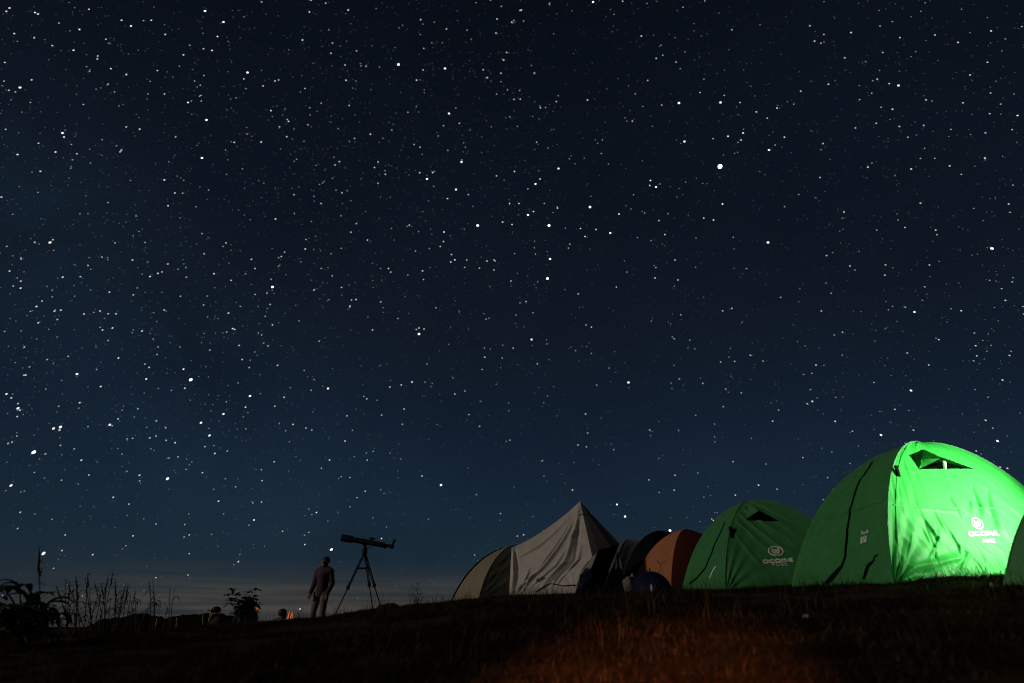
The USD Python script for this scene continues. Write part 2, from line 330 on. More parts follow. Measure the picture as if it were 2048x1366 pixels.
# ------------------------------------------------------------------ tents
class Panel:
    """One cloth face of a tent between two poles: p(s, t), s from pole to pole, t from hem to apex."""
    def __init__(self, c0, c1, apex, bulge=-.03, amp=.008, seed=0, angle=.6, folds=(), dens=1.0, lean=.45, extra=None):
        self.c0, self.c1, self.apex = map(np.asarray, (c0, c1, apex))
        self.bulge, self.amp, self.seed, self.angle, self.folds, self.dens, self.lean, self.extra = bulge, amp, seed, angle, folds, dens, lean, extra
        self.W = np.linalg.norm(self.c1 - self.c0); self.Hh = (self.apex[2] - self.c0[2]) * 1.25
        mid = (self.c0 + self.c1) / 2 - self.apex; self.out = np.array([mid[0], mid[1], 0]) / np.hypot(mid[0], mid[1])
    def pole(self, c, t):
        a = t * PI / 2
        h = self.lean * t + (1 - self.lean) * (1 - np.cos(a)); q = np.sin(a)
        return np.stack([c[0] + (self.apex[0] - c[0]) * h, c[1] + (self.apex[1] - c[1]) * h, c[2] + (self.apex[2] - c[2]) * q], -1)
    def flat(self, s, t):
        a, b = self.pole(self.c0, t), self.pole(self.c1, t)
        p = a + (b - a) * s[..., None]
        k = self.bulge * 4 * s * (1 - s) * np.sin(PI * np.clip(t, 0, 1)) ** .8
        p = p + self.out * k[..., None]
        hem = .02 * np.sin(s * 9 + self.seed) * (1 - smoothstep(t, 0, .12))
        p[..., 2] += hem
        return p
    def normal(self, s, t):
        e = 1e-3; s, t = np.asarray(s, float), np.clip(np.asarray(t, float), 0, .985)
        n = np.cross(self.flat(s + e, t) - self.flat(s - e, t), self.flat(s, t + e) - self.flat(s, t - e))
        n /= np.linalg.norm(n, axis=-1, keepdims=True) + 1e-12
        return n * np.where((n @ (self.out + np.array([0, 0, .3])))[..., None] < 0, -1, 1)
    def disp(self, s, t):
        x, y = s * self.W, t * self.Hh
        wx = .10 * (meshkit.noise(np.stack([x * 2.3, y * 2.3, x * 0], -1), self.seed + 31) - .5)
        ca, sa = math.cos(self.angle), math.sin(self.angle)
        al, ac = x * ca + y * sa, -x * sa + y * ca + wx
        n1 = meshkit.fbm(np.stack([al * 1.5 * self.dens, ac * 7.0 * self.dens, al * 0 + self.seed], -1), 3, self.seed)
        d = self.amp * (1 - np.abs(2 * n1 - 1)) ** 3
        edge = np.minimum(np.minimum(s, 1 - s) * self.W / .10, 1)
        low = .35 + .65 * (1 - smoothstep(t, .25, .8))
        d = d * edge * low
        for k, (cs, sg) in enumerate(((0, 1), (1, -1))):                # tension folds out of the pegged corners
            th = np.arctan2(y, np.abs(s - cs) * self.W + 1e-6); rho = np.hypot(y, (s - cs) * self.W)
            d = d + self.amp * 1.1 * np.sin(th * 17 + self.seed + k + 3 * wx) * np.exp(-rho / .38) * np.minimum(rho / .06, 1)
        for pts, w, amp in self.folds:
            pts = np.asarray(pts, float) * [self.W, self.Hh]
            best = np.full(np.shape(s), 9.0); along = np.zeros(np.shape(s)); side = np.zeros(np.shape(s))
            for i in range(len(pts) - 1):
                a, b = pts[i], pts[i + 1]; ab = b - a; L2 = ab @ ab
                k = np.clip(((x - a[0]) * ab[0] + (y - a[1]) * ab[1]) / L2, 0, 1)
                dx, dy = x - a[0] - k * ab[0], y - a[1] - k * ab[1]
                dist = np.hypot(dx, dy); upd = dist < best
                best = np.where(upd, dist, best); along = np.where(upd, (i + k) / (len(pts) - 1), along)
                side = np.where(upd, (ab[0] * dy - ab[1] * dx) / math.sqrt(L2), side)
            taper = np.sin(PI * np.clip(.06 + .88 * along, 0, 1)) ** .7
            d = d + amp * np.exp(-(side / w) ** 2) * (best < 4 * w) * taper * np.exp(-((best ** 2 - side ** 2) / w ** 2))
        if self.extra: d = d * (1 - .88 * np.exp(-((s - self.extra[0]) * self.W / .26) ** 4 - ((t - self.extra[1]) * self.Hh / .19) ** 4))   # taut round the print
        return d
    def pt(self, s, t, off=0.0):
        s, t = np.asarray(s, float), np.asarray(t, float)
        return self.flat(s, t) + self.normal(s, t) * (self.disp(s, t) * np.minimum((1 - t) / .06, 1) + off)[..., None]
    def mesh(self, n=60, m=60):
        t, s = np.meshgrid(np.linspace(0, 1, n), np.linspace(0, 1, m), indexing='ij')
        v = self.pt(s, t)
        f = gridfaces(n, m)
        nn = np.cross(v[n // 2, m // 2 + 1] - v[n // 2, m // 2], v[n // 2 + 1, m // 2] - v[n // 2, m // 2])
        return trimesh.Trimesh(v.reshape(-1, 3), f if nn @ self.out < 0 else f[:, ::-1], process=False)
    def scale(self, s, t):
        e = 1e-3
        return np.linalg.norm(self.flat(np.array(s + e), np.array(t)) - self.flat(np.array(s - e), np.array(t))) / (2 * e), np.linalg.norm(self.flat(np.array(s), np.array(t + e)) - self.flat(np.array(s), np.array(t - e))) / (2 * e)
    def ribbon(self, pts, width, off=.004, thick=.002, sub=6):
        """A flat band lying on the cloth along a path in (s, t)."""
        pts = np.asarray(pts, float)
        q = np.concatenate([pts[i] + (pts[i + 1] - pts[i]) * np.linspace(0, 1, sub, endpoint=False)[:, None] for i in range(len(pts) - 1)] + [pts[-1:]])
        sx, sy = self.scale(*q[len(q) // 2])
        m = q * [sx, sy]; tg = np.gradient(m, axis=0); tg /= np.linalg.norm(tg, axis=1, keepdims=True) + 1e-9
        nn = np.stack([-tg[:, 1], tg[:, 0]], -1)
        w = np.broadcast_to(np.asarray(width, float), (len(q),))[:, None] / 2
        a, b = (m + nn * w) / [sx, sy], (m - nn * w) / [sx, sy]
        lo, hi = off, off + thick
        cols = [self.pt(a[:, 0], a[:, 1], lo), self.pt(a[:, 0], a[:, 1], hi), self.pt(b[:, 0], b[:, 1], hi), self.pt(b[:, 0], b[:, 1], lo)]
        v = np.stack(cols, 1); n = len(q); f = []
        for i in range(n - 1):
            for j in range(4):
                k = (j + 1) % 4
                f += [[i * 4 + j, i * 4 + k, i * 4 + 4 + k], [i * 4 + j, i * 4 + 4 + k, i * 4 + 4 + j]]
        f += [[0, 2, 1], [0, 3, 2], [n * 4 - 4, n * 4 - 3, n * 4 - 2], [n * 4 - 4, n * 4 - 2, n * 4 - 1]]
        return trimesh.Trimesh(v.reshape(-1, 3), np.array(f), process=False)
    def draw(self, c, strokes, size, width, slant=0.0, up=1.0):
        """Printed strokes (x right, y up, in units of size) around the cloth point c = (s, t)."""
        sx, sy = self.scale(*c); sgn = getattr(self, 'flip', 1)
        return cat(*[self.ribbon([(c[0] + sgn * (x + slant * y) * size / sx, c[1] + y * size * up / sy) for x, y in st], width, off=.007, thick=.0015, sub=4) for st in strokes])

def arc(cx, cy, rx, ry, a0, a1, n=14):
    return [(cx + rx * math.cos(math.radians(a)), cy + ry * math.sin(math.radians(a))) for a in np.linspace(a0, a1, n)]
def shift(strokes, dx, dy, k=1.0):
    return [[(x * k + dx, y * k + dy) for x, y in s] for s in strokes]
GL = {'a': [arc(.35, .36, .33, .34, -20, 340, 12), [(.68, .74), (.72, 0)]], 'c': [[(.66, .66), (.2, .66), (.03, .4), (.1, .08), (.66, .04)]], 'o': [arc(.37, .37, .35, .33, 0, 360, 14)],
      'm': [[(0, 0), (.05, .5), (.2, .72), (.36, .5), (.4, .1)], [(.4, .5), (.55, .74), (.7, .5), (.74, 0)]], 'e': [[(.7, .72), (.25, .70), (.05, .4), (.2, .06), (.7, .02)], [(.08, .38), (.62, .4)]],
      'P': [[(0, 0), (0, 1), (.5, .95), (.55, .6), (0, .5)]], 'O': [arc(.32, .5, .3, .45, 0, 360, 12)], '.': [[(.05, .45), (.22, .45)]], 'D': [[(0, 0), (0, 1), (.45, .85), (.5, .3), (0, 0)]], 'E': [[(.5, 1), (0, 1), (0, 0), (.5, 0)], [(0, .5), (.4, .5)]]}
def word(txt, adv, k):
    out, x = [], 0.0
    for ch in txt:
        out += shift(GL[ch], x, 0, k); x += adv.get(ch, .9) * k
    return shift(out, -x / 2, 0)
EMBLEM = [arc(0, 0, 1.0, .85, 0, 360, 26), arc(0, .02, .48, .5, 170, 370, 12), [(-.48, .1), (-.5, .42), (-.3, .2), (0, .12), (.3, .2), (.5, .42), (.48, .1)], [(-.2, -.08), (.0, -.12), (.2, -.02)]]
def dome_tent(name, label, N, L, Rr, apex, mats, group, seed=0, amp=.008, folds=None, dens=(1, 1), n=60, nfront=None, bulge=-.03, angle=(-.6, .6), extra=None):
    """A two pole dome tent: N is the corner nearest the viewer, L and Rr its neighbours, apex where the poles cross."""
    N, L, Rr, apex = map(np.asarray, (N, L, Rr, apex)); Fc = gp(*(L + Rr - N)[:2])
    ctr = (L + Rr) / 2; t = thing(name, label, 'tent', gp(ctr[0], ctr[1]), group)
    t.front = Panel(N, Rr, apex, bulge, amp, seed + 1, angle[1], folds or (), dens[1])
    t.left = Panel(L, N, apex, bulge, amp, seed + 2, angle[0], (), dens[0])
    if extra: t.front.extra = inv(t.front, *extra)
    t.back = Panel(Fc, L, apex, bulge, amp, seed + 3); t.right = Panel(Rr, Fc, apex, bulge, amp, seed + 4)
    part('front_panel', t.front.mesh(n if nfront is None else nfront[0], n if nfront is None else nfront[1]), mats[1], t, True)
    part('side_panel', t.left.mesh(n, n), mats[0], t, True)
    part('back_panel', t.back.mesh(24, 24), mats[0], t, True); part('side_panel', t.right.mesh(24, 24), mats[0], t, True)
    for pnl, s in ((t.left, 0.0), (t.front, 0.0), (t.front, 1.0), (t.back, 0.0)):
        tt = np.linspace(0.0, 1, 40); c = pnl.c0 if s == 0 else pnl.c1
        part('pole_sleeve', tube(pnl.pole(c, tt), .006, 6), mats[2], t, True)
    t.apex = apex
    return t
def hood(t, pnl, a0, b1, b2, m, lift, fabricmat):
    """A propped eyebrow vent: a three sided cloth beak over a dark net. a0 upper corner, b1 and b2 the ends of the opening, m the beak, as (s, t)."""
    P3 = lambda c, o=.004: pnl.pt(np.array(c[0]), np.array(c[1]), o)
    A, B1, B2, M = P3(a0), P3(b1), P3(b2), P3(m, lift)
    def face(p, q, r, n=12, sag=.012):
        v, f = [], []
        for i in range(n + 1):
            for j in range(n + 1 - i):
                x, y = i / n, j / n; w = 1 - x - y
                nn = np.cross(q - p, r - p); nn /= np.linalg.norm(nn)
                v.append(p * w + q * x + r * y + nn * sag * 27 * w * x * y * math.sin(9 * x + 5 * y))
        idx = lambda i, j: sum(n + 1 - k for k in range(i)) + j
        for i in range(n):
            for j in range(n - i):
                f.append([idx(i, j), idx(i + 1, j), idx(i, j + 1)])
                if j < n - i - 1: f.append([idx(i + 1, j), idx(i + 1, j + 1), idx(i, j + 1)])
        return trimesh.Trimesh(np.array(v), np.array(f), process=False)
    h = part('vent_flap', cat(face(A, B1, M), face(A, M, B2)), fabricmat, t, True)
    part('vent_edge', tube([B1, M, B2], .006, 6), 'dark_trim', h)
    part('vent_net', cat(face(B1, B2, B1 * .2 + B2 * .2 + M * .6 - pnl.out * .02, sag=0), face(B1, B2, P3(a0) * .4 + (B1 + B2) * .3, sag=0)), 'dark_mesh', t)
    return A, B1, B2, M
def inv(p, u, v):
    t, s = np.meshgrid(np.linspace(0, 1, 201), np.linspace(0, 1, 201), indexing='ij'); q = p.flat(s, t)
    z = q @ FW; d = np.hypot(1024 + FPX * (q @ RT) / z - u, 683 - FPX * (q @ UP) / z - v); i, j = np.unravel_index(d.argmin(), d.shape)
    return float(s[i, j]), float(t[i, j])
GROUP = 'dome tents pitched in a row along the ridge'

# -- the lit green tent on the right
N = gat(1785, 1165, 6.2); L = gat(1583, 1168, 7.7); AP = at(1845, 885, 7.5);
Rb = gat(2205, 1150, 8.1)
PXF = [  # folds of the lit face as (s, t) paths, width, height
    ([(.195, .268), (.233, .201), (.261, .138)], .014, .014), ([(.276, .286), (.291, .221), (.311, .178)], .012, .012), ([(.150, .262), (.185, .20), (.205, .13)], .013, -.010),
    ([(.396, .363), (.416, .288), (.424, .228)], .012, -.014), ([(.298, .243), (.328, .188), (.343, .135), (.338, .098)], .014, .016), ([(.343, .135), (.376, .105), (.336, .065), (.296, .018)], .014, .016),
    ([(.424, .153), (.444, .103), (.464, .038)], .014, .014), ([(.604, .42), (.574, .311), (.529, .25)], .024, -.026), ([(.689, .40), (.632, .283), (.599, .213), (.549, .15)], .026, -.028),
    ([(.02, .023), (.103, .058), (.193, .07), (.336, .093)], .026, .028), ([(.013, .023), (.075, .088), (.118, .183)], .014, .014), ([(.02, .01), (.10, .03), (.22, .03)], .022, -.016),
    ([(.153, .045), (.261, .075), (.343, .085)], .012, .012), ([(.063, .521), (.185, .509), (.263, .501)], .006, .005), ([(.165, .301), (.291, .293), (.426, .283)], .008, .007),
    ([(.175, .083), (.241, .15), (.263, .201)], .012, .012), ([(.368, .115), (.406, .075), (.424, .018)], .014, .014), ([(.526, .348), (.491, .286)], .012, -.012),
    ([(.45, .14), (.50, .09), (.53, .02)], .014, .014), ([(.48, .20), (.55, .12), (.60, .03)], .02, .018), ([(.20, .24), (.22, .12), (.20, .06)], .012, -.010)]
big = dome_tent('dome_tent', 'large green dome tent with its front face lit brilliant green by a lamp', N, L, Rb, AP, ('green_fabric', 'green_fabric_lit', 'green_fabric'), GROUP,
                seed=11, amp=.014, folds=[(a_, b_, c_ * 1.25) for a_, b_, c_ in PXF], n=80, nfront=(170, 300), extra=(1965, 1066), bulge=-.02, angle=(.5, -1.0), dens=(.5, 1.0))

f = big.front
f.flip = 1
ZIP = [(.376, .674), (.44, .62), (.478, .56), (.486, .49), (.529, .368), (.560, .285), (.574, .241), (.590, .195), (.589, .12), (.554, .083), (.469, .048), (.404, .023)]
part('zip_flap', big.left.ribbon(ZIP, np.interp(np.linspace(0, 1, 67), [0, .5, .8, .9, 1], [.018, .024, .022, .05, .035]), off=.006, thick=.006), 'dark_trim', big, True)
part('zip_flap', big.left.ribbon([(.90, .115), (.84, .085), (.79, .05), (.77, .02)], [.01] * 6 + [.03] * 13, off=.006, thick=.006), 'dark_trim', big, True)
MARK1 = [[(-.9, .55), (-.65, .75), (-.5, .5)], [(-.62, .3), (-.45, .5), (-.3, .3)], [(-.2, .3), (-.15, .5), (0, .3), (.1, .5), (.12, .3)], [(.35, .3), (.4, .85), (.5, .5), (.62, .6), (.68, .3)]]
MARK2 = [[(-.85, -.9), (-.75, -.05)], [(-.6, -.9), (-.5, -.05)], [(-.85, -.45), (-.5, -.45)], [(.1, -.05), (-.2, -.2), (.05, -.6), (-.2, -.9)], [(.3, -.9), (.45, -.05)], [(.45, -.9), (.58, -.05)]]
part('care_print', cat(big.left.draw((.778, .196), MARK1, .075, .012), big.left.draw((.778, .196), MARK2, .075, .02)), 'print_white', big, False)
cR, cT, cU = inv(f, 1953, 1046), inv(f, 1969, 1072), inv(f, 1978, 1085)
part('logo_ring', f.draw(cR, shift(EMBLEM[:1], 0, 0), .062, .0065), 'print_white', big, False)
part('logo_emblem', f.draw(cR, EMBLEM[1:], .062, .009), 'print_white', big, False)
ADV = {'m': .95, '.': .35, 'P': .75, 'O': .8, 'D': .75, 'E': .7, 'a': .9, 'c': .82, 'o': .86, 'e': .8}
part('logo_lettering', f.draw(cT, word('acome', ADV, 1.0), .085, .009, up=.66), 'print_white', big, False)
part('logo_lettering', f.draw(cU, word('PO.DE', ADV, 1.0), .045, .006, up=.7), 'print_white', big, False)
hA, hB1, hB2, hM = hood(big, f, inv(f, 1846, 899), inv(f, 1838, 939), inv(f, 1944, 938), inv(f, 1859, 936), .18, 'green_fabric_lit')
a0, b0 = hM * .66 + hB2 * .17 + hB1 * .17, hB1 * .56 + hB2 * .44 + f.out * .02
part('vent_prop', tube([a0, b0], .014, 4), 'strap_white', big, False)
part('seam', f.ribbon([(.03, .315), (.25, .305), (.5, .30), (.75, .305), (.97, .315)], .012, off=.002, thick=.003), 'green_fabric_lit', big, True)
part('seam', big.left.ribbon([(.03, .34), (.3, .33), (.6, .33), (.97, .34)], .012, off=.002, thick=.003), 'green_fabric', big, True)
part('seam', f.ribbon([(.035, .02), (.045, .3), (.05, .55), (.06, .75)], .010, off=.002, thick=.003), 'green_fabric_lit', big, True)
part('hem_strip', f.ribbon([(.02, .004), (.25, .006), (.5, .004), (.75, .004), (.98, .004)], .03, off=.006), 'dark_trim', big, True)
cl = f.pt(np.array(.035), np.array(.50), .02)
part('pole_clip', box(cl, (.035, .02, .11), .3, .006), 'dark_trim', big)

# -- the neighbouring green tent
N = gat(1450, 1180, 8.9); L = gat(1363, 1174, 10.4); AP = at(1506, 1001, 9.7); Rb = gat(1735, 1170, 9.6)
SF = [([(.05, .62), (.25, .48), (.50, .27), (.62, .2)], .03, .028), ([(.06, .52), (.2, .42), (.42, .22)], .025, .024), ([(.1, .70), (.35, .52), (.6, .34)], .03, .026), ([(.12, .78), (.4, .62), (.66, .45)], .028, .022),
      ([(.04, .42), (.16, .30), (.30, .14)], .025, .018), ([(.15, .88), (.5, .72), (.75, .5)], .03, .02)]
sm = dome_tent('dome_tent', 'smaller green dome tent with a pale round emblem, next to the orange tent', N, L, Rb, AP, ('green_fabric', 'green_fabric', 'green_fabric'), GROUP, seed=23, amp=.012, folds=SF, n=70, nfront=(120, 120), angle=(.4, -.7), dens=(.6, .7))
f = sm.front
c = inv(f, 1551, 1103)
part('logo_ring', f.draw(c, EMBLEM[:1], .10, .016, up=.75), 'print_white', sm, False)
part('logo_emblem', f.draw(c, EMBLEM[1:], .10, .024, up=.75), 'print_white', sm, False)
c = inv(f, 1557, 1125)
part('logo_lettering', f.draw(c, word('acome', ADV, 1.0), .098, .019, up=.62), 'print_white', sm, False)
c = inv(f, 1562, 1133)
part('logo_lettering', f.draw(c, word('PO.DE', ADV, 1.0), .066, .0075, up=.75), 'print_white', sm, False)
zs = [inv(sm.left, u, v) for u, v in ((1452, 1045), (1440, 1070), (1425, 1105), (1412, 1135), (1395, 1155), (1380, 1168))]
part('zip_flap', sm.left.ribbon(zs, .025, off=.006, thick=.006), 'dark_trim', sm, True)
hood(sm, f, inv(f, 1498, 1006), inv(f, 1491, 1041), inv(f, 1554, 1043), inv(f, 1512, 1036), .14, 'green_fabric')
cl = f.pt(*map(np.array, inv(f, 1462, 1066)), .02)
part('pole_clip', box(cl, (.06, .03, .16), .3, .01), 'dark_trim', sm)
rv = inv(sm.left, 1425, 1150)
part('reflective_patch', sm.left.ribbon([(rv[0] - .05, rv[1] - .02), (rv[0] + .06, rv[1] + .06)], .03), 'print_white', sm, False)

# -- the green tent cut by the right edge
N = gp(4.1, 2.55); L = gp(2.97, 3.74); Rb = gp(5.6, 3.0); AP = gp(4.65, 3.3, 1.1)
cut = dome_tent('dome_tent', 'green dome tent cut off by the right edge, in front of the lit tent', N, L, Rb, AP, ('green_fabric', 'green_fabric', 'green_fabric'), GROUP, seed=31, n=60)

# -- the orange tent
N = gat(1342, 1182, 12.0); L = gat(1266, 1182, 13.2); AP = at(1374, 1059, 12.8); Rb = gat(1505, 1180, 15.0)
ora = dome_tent('dome_tent', 'orange dome tent between the dark tent and the small green tent', N, L, Rb, AP, ('orange_fabric', 'orange_fabric', 'orange_fabric'), GROUP, seed=41, amp=.012, n=60, angle=(1.3, .2), dens=(.8, .8))
p0 = inv(ora.left, 1345, 1107)
part('reflector', ico(ora.left.pt(np.array(p0[0] * .96), np.array(p0[1]), .012), .016, 1), 'plastic_pale', ora)
part('zip_flap', ora.left.ribbon([(.45, .33), (.62, .28), (.8, .32)], .006, off=.006), 'dark_trim', ora, True)
part('zip_flap', ora.left.ribbon([(.62, .28), (.64, .16)], .006, off=.006), 'dark_trim', ora, True)

# -- the black tent behind it
N = gat(1300, 1184, 14.3); L = gat(1243, 1182, 15.0); AP = at(1320, 1062, 15.1); Rb = gp(*(AP[:2] * 2 - L[:2]))
blk = dome_tent('dome_tent', 'black dome tent showing from behind the orange tent', N, L, Rb, AP, ('black_fabric', 'black_fabric', 'dark_trim'), GROUP, seed=51, n=40)

# -- the slate grey tent with its doorway flap hanging in folds
N = gat(1226, 1186, 15.4); L = gat(1182, 1186, 16.6); AP = at(1262, 1079, 16.6); Rb = gp(*(AP[:2] * 2 - L[:2]))
slt = dome_tent('dome_tent', 'slate grey dome tent behind the dark gear, its doorway flap hanging in folds', N, L, Rb, AP, ('slate_fabric', 'slate_fabric', 'slate_fabric'), GROUP, seed=61, n=40, amp=.015)
class Cloth(Panel):
    """A ruled sheet of cloth between two hanging edges, each a polyline from hem to top."""
    def __init__(self, left, right, out, sag=0.0, amp=.015, seed=0, angle=.6, folds=(), dens=1.0, bulge=0.0):
        self.l, self.r = np.asarray(left, float), np.asarray(right, float)
        self.out = np.asarray(out, float) / np.linalg.norm(out); self.sag, self.bulge = sag, bulge
        self.amp, self.seed, self.angle, self.folds, self.dens, self.extra = amp, seed, angle, folds, dens, None
        self.W = max(np.linalg.norm(self.l[0] - self.r[0]), np.linalg.norm(self.l[-1] - self.r[-1])); self.Hh = max(np.linalg.norm(self.l[0] - self.l[-1]), np.linalg.norm(self.r[0] - self.r[-1]))
    @staticmethod
    def along(c, t):
        d = np.r_[0, np.cumsum(np.linalg.norm(np.diff(c, axis=0), axis=1))]; d /= d[-1]
        return np.stack([np.interp(t, d, c[:, k]) for k in range(3)], -1)
    def flat(self, s, t):
        a, b = self.along(self.l, t), self.along(self.r, t)
        p = a + (b - a) * s[..., None]
        p[..., 2] -= self.sag * 4 * s * (1 - s) * np.clip(t, 0, 1) ** 2
        return p + self.out * (self.bulge * 4 * s * (1 - s) * np.sin(PI * np.clip(t, 0, 1)))[..., None]
    def pt(self, s, t, off=0.0):
        s, t = np.asarray(s, float), np.asarray(t, float)
        return self.flat(s, t) + self.normal(s, t) * (self.disp(s, t) + off)[..., None]
TO_CAM = np.array([-.12, -1, .1])
hang = Cloth([gat(1196, 1186, 14.6), at(1212, 1140, 14.9), at(1233, 1103, 15.3)], [gat(1252, 1186, 14.6), at(1246, 1140, 14.9), at(1236, 1103, 15.3)], TO_CAM, amp=.03, seed=5, angle=1.45, dens=1.2,
             folds=[([(.25, .0), (.35, .5), (.5, .9)], .04, .05), ([(.75, .0), (.65, .5), (.5, .9)], .04, .05), ([(.5, .02), (.7, .12), (.95, .2)], .05, .05)])
part('door_flap', hang.mesh(50, 50), 'slate_fabric', slt, True, label='grey doorway flap hanging in folds')

# -- the tall grey canvas tent
P_ = at(1160, 1003, 12.6); A_ = at(1023, 1096, 12.7); A0 = gat(1018, 1193, 12.5); C0 = gat(1150, 1190, 11.8); B_ = at(1184, 1112, 11.9)
cvs = thing('canvas_tent', 'tall pale grey canvas tent with a pointed peak and dark open doorway', 'tent', gat(1110, 1190, 12.9))
CF = [([(.09, .05), (.09, .5), (.05, .95)], .03, -.07), ([(.05, .05), (.045, .5), (.03, .9)], .02, .04), ([(.14, .12), (.45, .42), (.97, .93)], .04, .075), ([(.50, .12), (.72, .42), (.96, .9)], .05, .09),
      ([(.20, .2), (.5, .55), (.96, .97)], .03, .05), ([(.60, .15), (.80, .40), (.95, .8)], .03, -.05), ([(.15, .08), (.22, .3), (.25, .45)], .025, .045), ([(.2, .05), (.28, .22), (.33, .32)], .025, .045), ([(.7, .1), (.82, .3), (.9, .5)], .03, .05),
      ([(.30, .10), (.55, .35), (.90, .72)], .03, .05), ([(.62, .08), (.70, .24), (.80, .36)], .02, .04), ([(.66, .06), (.75, .2), (.84, .3)], .018, -.035), ([(.10, .75), (.4, .78), (.9, .95)], .05, .04), ([(.24, .06), (.25, .2), (.24, .32)], .018, -.03)]
main = Cloth([A0, A_], [C0, at(1160, 1152, 11.85), B_, P_], TO_CAM, sag=.09, amp=.012, seed=71, angle=.75, folds=CF, dens=.8)
part('front_panel', main.mesh(110, 130), 'canvas_grey', cvs, True)
hemp = [inv(main, u, v) for u, v in ((1072, 1184), (1085, 1177), (1100, 1168), (1125, 1172), (1152, 1171))]
part('hem_cord', main.ribbon(hemp, .013, off=.012, thick=.01), 'dark_trim', cvs, True)
pr = inv(main, 1080, 1163)
part('printed_mark', main.draw(pr, [[(-1.1, 0), (-1.1, 1)], [(-1.1, .5), (-.7, .5)], [(-.7, 0), (-.7, 1)], [(-.4, 0), (-.4, 1), (0, 1)], [(-.4, .5), (-.1, .5)], [(-.4, 0), (0, 0)], [(.3, 0), (.3, 1), (.6, .4), (.9, 1), (.9, 0)], [(1.2, .5), (1.6, .5)]], .075, .015), 'print_dark', cvs, False)
Bk0 = gat(1075, 1190, 14.4); D_ = at(1239, 1087, 13.9); D0 = gat(1200, 1186, 13.9); E1 = at(1198, 1099, 13.1); E2 = at(1222, 1093, 13.3)
part('side_panel', Cloth([Bk0, at(1075, 1110, 14.4)], [A0, A_], [-1, -.3, .1], amp=.01, seed=3).mesh(30, 30), 'canvas_grey', cvs, True)
ss_ = np.linspace(0, 1, 24); ridge = main.flat(ss_, np.ones(24)) + np.array([0, .004, -.004])
part('roof_panel', Cloth(at(1075, 1110, 14.4) + (P_ - at(1075, 1110, 14.4)) * ss_[:, None] - np.array([0, 0, .3]) * np.sin(PI * ss_)[:, None], ridge, [-.5, .5, 1], amp=.0, seed=4).mesh(24, 24), 'canvas_grey', cvs, True)
part('back_panel', Cloth([Bk0, at(1075, 1110, 14.4), P_ + [0, .02, 0]], [gat(1208, 1186, 14.6), D_ + [0, .3, 0], P_ + [.01, .02, 0]], [.2, 1, .2], amp=.01, seed=6).mesh(30, 30), 'canvas_grey', cvs, True)
part('door_flap', Cloth([E1, P_ + [.01, .03, -.02]], [E2, P_ + [.012, .03, -.02]], TO_CAM, amp=.008, seed=8).mesh(24, 24), 'canvas_grey', cvs, True, label='paler inner flap folded back beside the doorway')
part('door_edge', Cloth([B_ + [.01, .02, 0], P_ + [0, .015, -.01]], [E1 + [0, .05, -.02], P_ + [.005, .02, -.01]], [.8, -.6, .1], amp=.006, seed=9).mesh(24, 20), 'canvas_grey', cvs, True)
part('side_panel', Cloth([E2 + [0, .04, -.02], P_ + [.01, .03, -.01]], [D_, P_ + [.02, .03, -.01]], [.7, -.7, .2], amp=.006, seed=10).mesh(24, 20), 'slate_fabric', cvs, True)
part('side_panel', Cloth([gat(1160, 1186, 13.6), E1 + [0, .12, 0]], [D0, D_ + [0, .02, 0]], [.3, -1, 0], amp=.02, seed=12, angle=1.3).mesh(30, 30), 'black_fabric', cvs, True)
part('peak_pole', tube([gp(P_[0] + .02, P_[1] + .1), P_ + [.02, .1, -.05]], .014, 8), 'pole_grey', cvs)
part('peak_cap', tube([P_ + [0, 0, -.07], P_ + [0, 0, -.02], P_ + [.004, 0, .015]], [.035, .02, .006], 8), 'canvas_grey', cvs)
part('tie_cord', tube([at(1157, 1031, 12.42), at(1163, 1028, 12.4), at(1172, 1029, 12.4), at(1184, 1033, 12.9)], .007, 5), 'dark_trim', cvs)
part('tie_cord', tube([at(1178, 1122, 11.75), at(1166, 1138, 11.72), at(1160, 1152, 11.7), at(1161, 1165, 11.7)], .008, 5), 'dark_trim', cvs)

# -- the olive tent at the left end of the row
N = gat(957, 1200, 13.0); L = gat(897, 1207, 14.4); AP = at(1042, 1090, 14.2); Rb = gp(*(AP[:2] * 2 - L[:2]))
olv = dome_tent('dome_tent', 'dull olive tan dome tent at the far left end of the row', N, L, Rb, AP, ('olive_fabric', 'olive_dark', 'dark_trim'), GROUP, seed=81, amp=.012, n=50)
part('pole_sleeve', tube(olv.left.pole(olv.left.c0, np.linspace(0, .8, 30)) + [-.015, -.01, .0], .02, 6), 'dark_trim', olv, True)

# ------------------------------------------------------------------ gear by the tents
def duffel(t, a, b, r, matn):
    a, b = np.asarray(a), np.asarray(b); tt = np.linspace(0, 1, 15)
    part('body', tube([a + (b - a) * k for k in tt], r * np.clip(np.sin(PI * (tt * .9 + .05)) * 2.2, .4, 1) * (1 + .06 * np.sin(tt * 17)), 16), matn, t, True)
    part('zip', tube([a + (b - a) * k + [0, -.2 * r, r * .99] for k in np.linspace(.15, .85, 8)], .012, 5), 'dark_trim', t)
    part('handle', tube([a + (b - a) * (.35 + .3 * k) + [0, -.5 * r, r * (.75 + .55 * math.sin(PI * k))] for k in np.linspace(0, 1, 9)], .013, 6), 'dark_trim', t)
g0 = gat(1178, 1192, 11.4)
t = thing('duffel_bag', 'dark navy duffel bag leaning at the grey canvas tent doorway', 'bag', g0)
duffel(t, g0 + [-.16, 0, .08], g0 + [.12, .1, .36], .10, 'navy_fabric')
g0 = gat(1258, 1180, 11.8)
t = thing('plastic_bag', 'crumpled pale bag lying at the foot of the black tent', 'bag', g0)
m = ico(g0 + [0, 0, .16], 1, 4, (.11, .10, .15)); q = m.vertices - g0
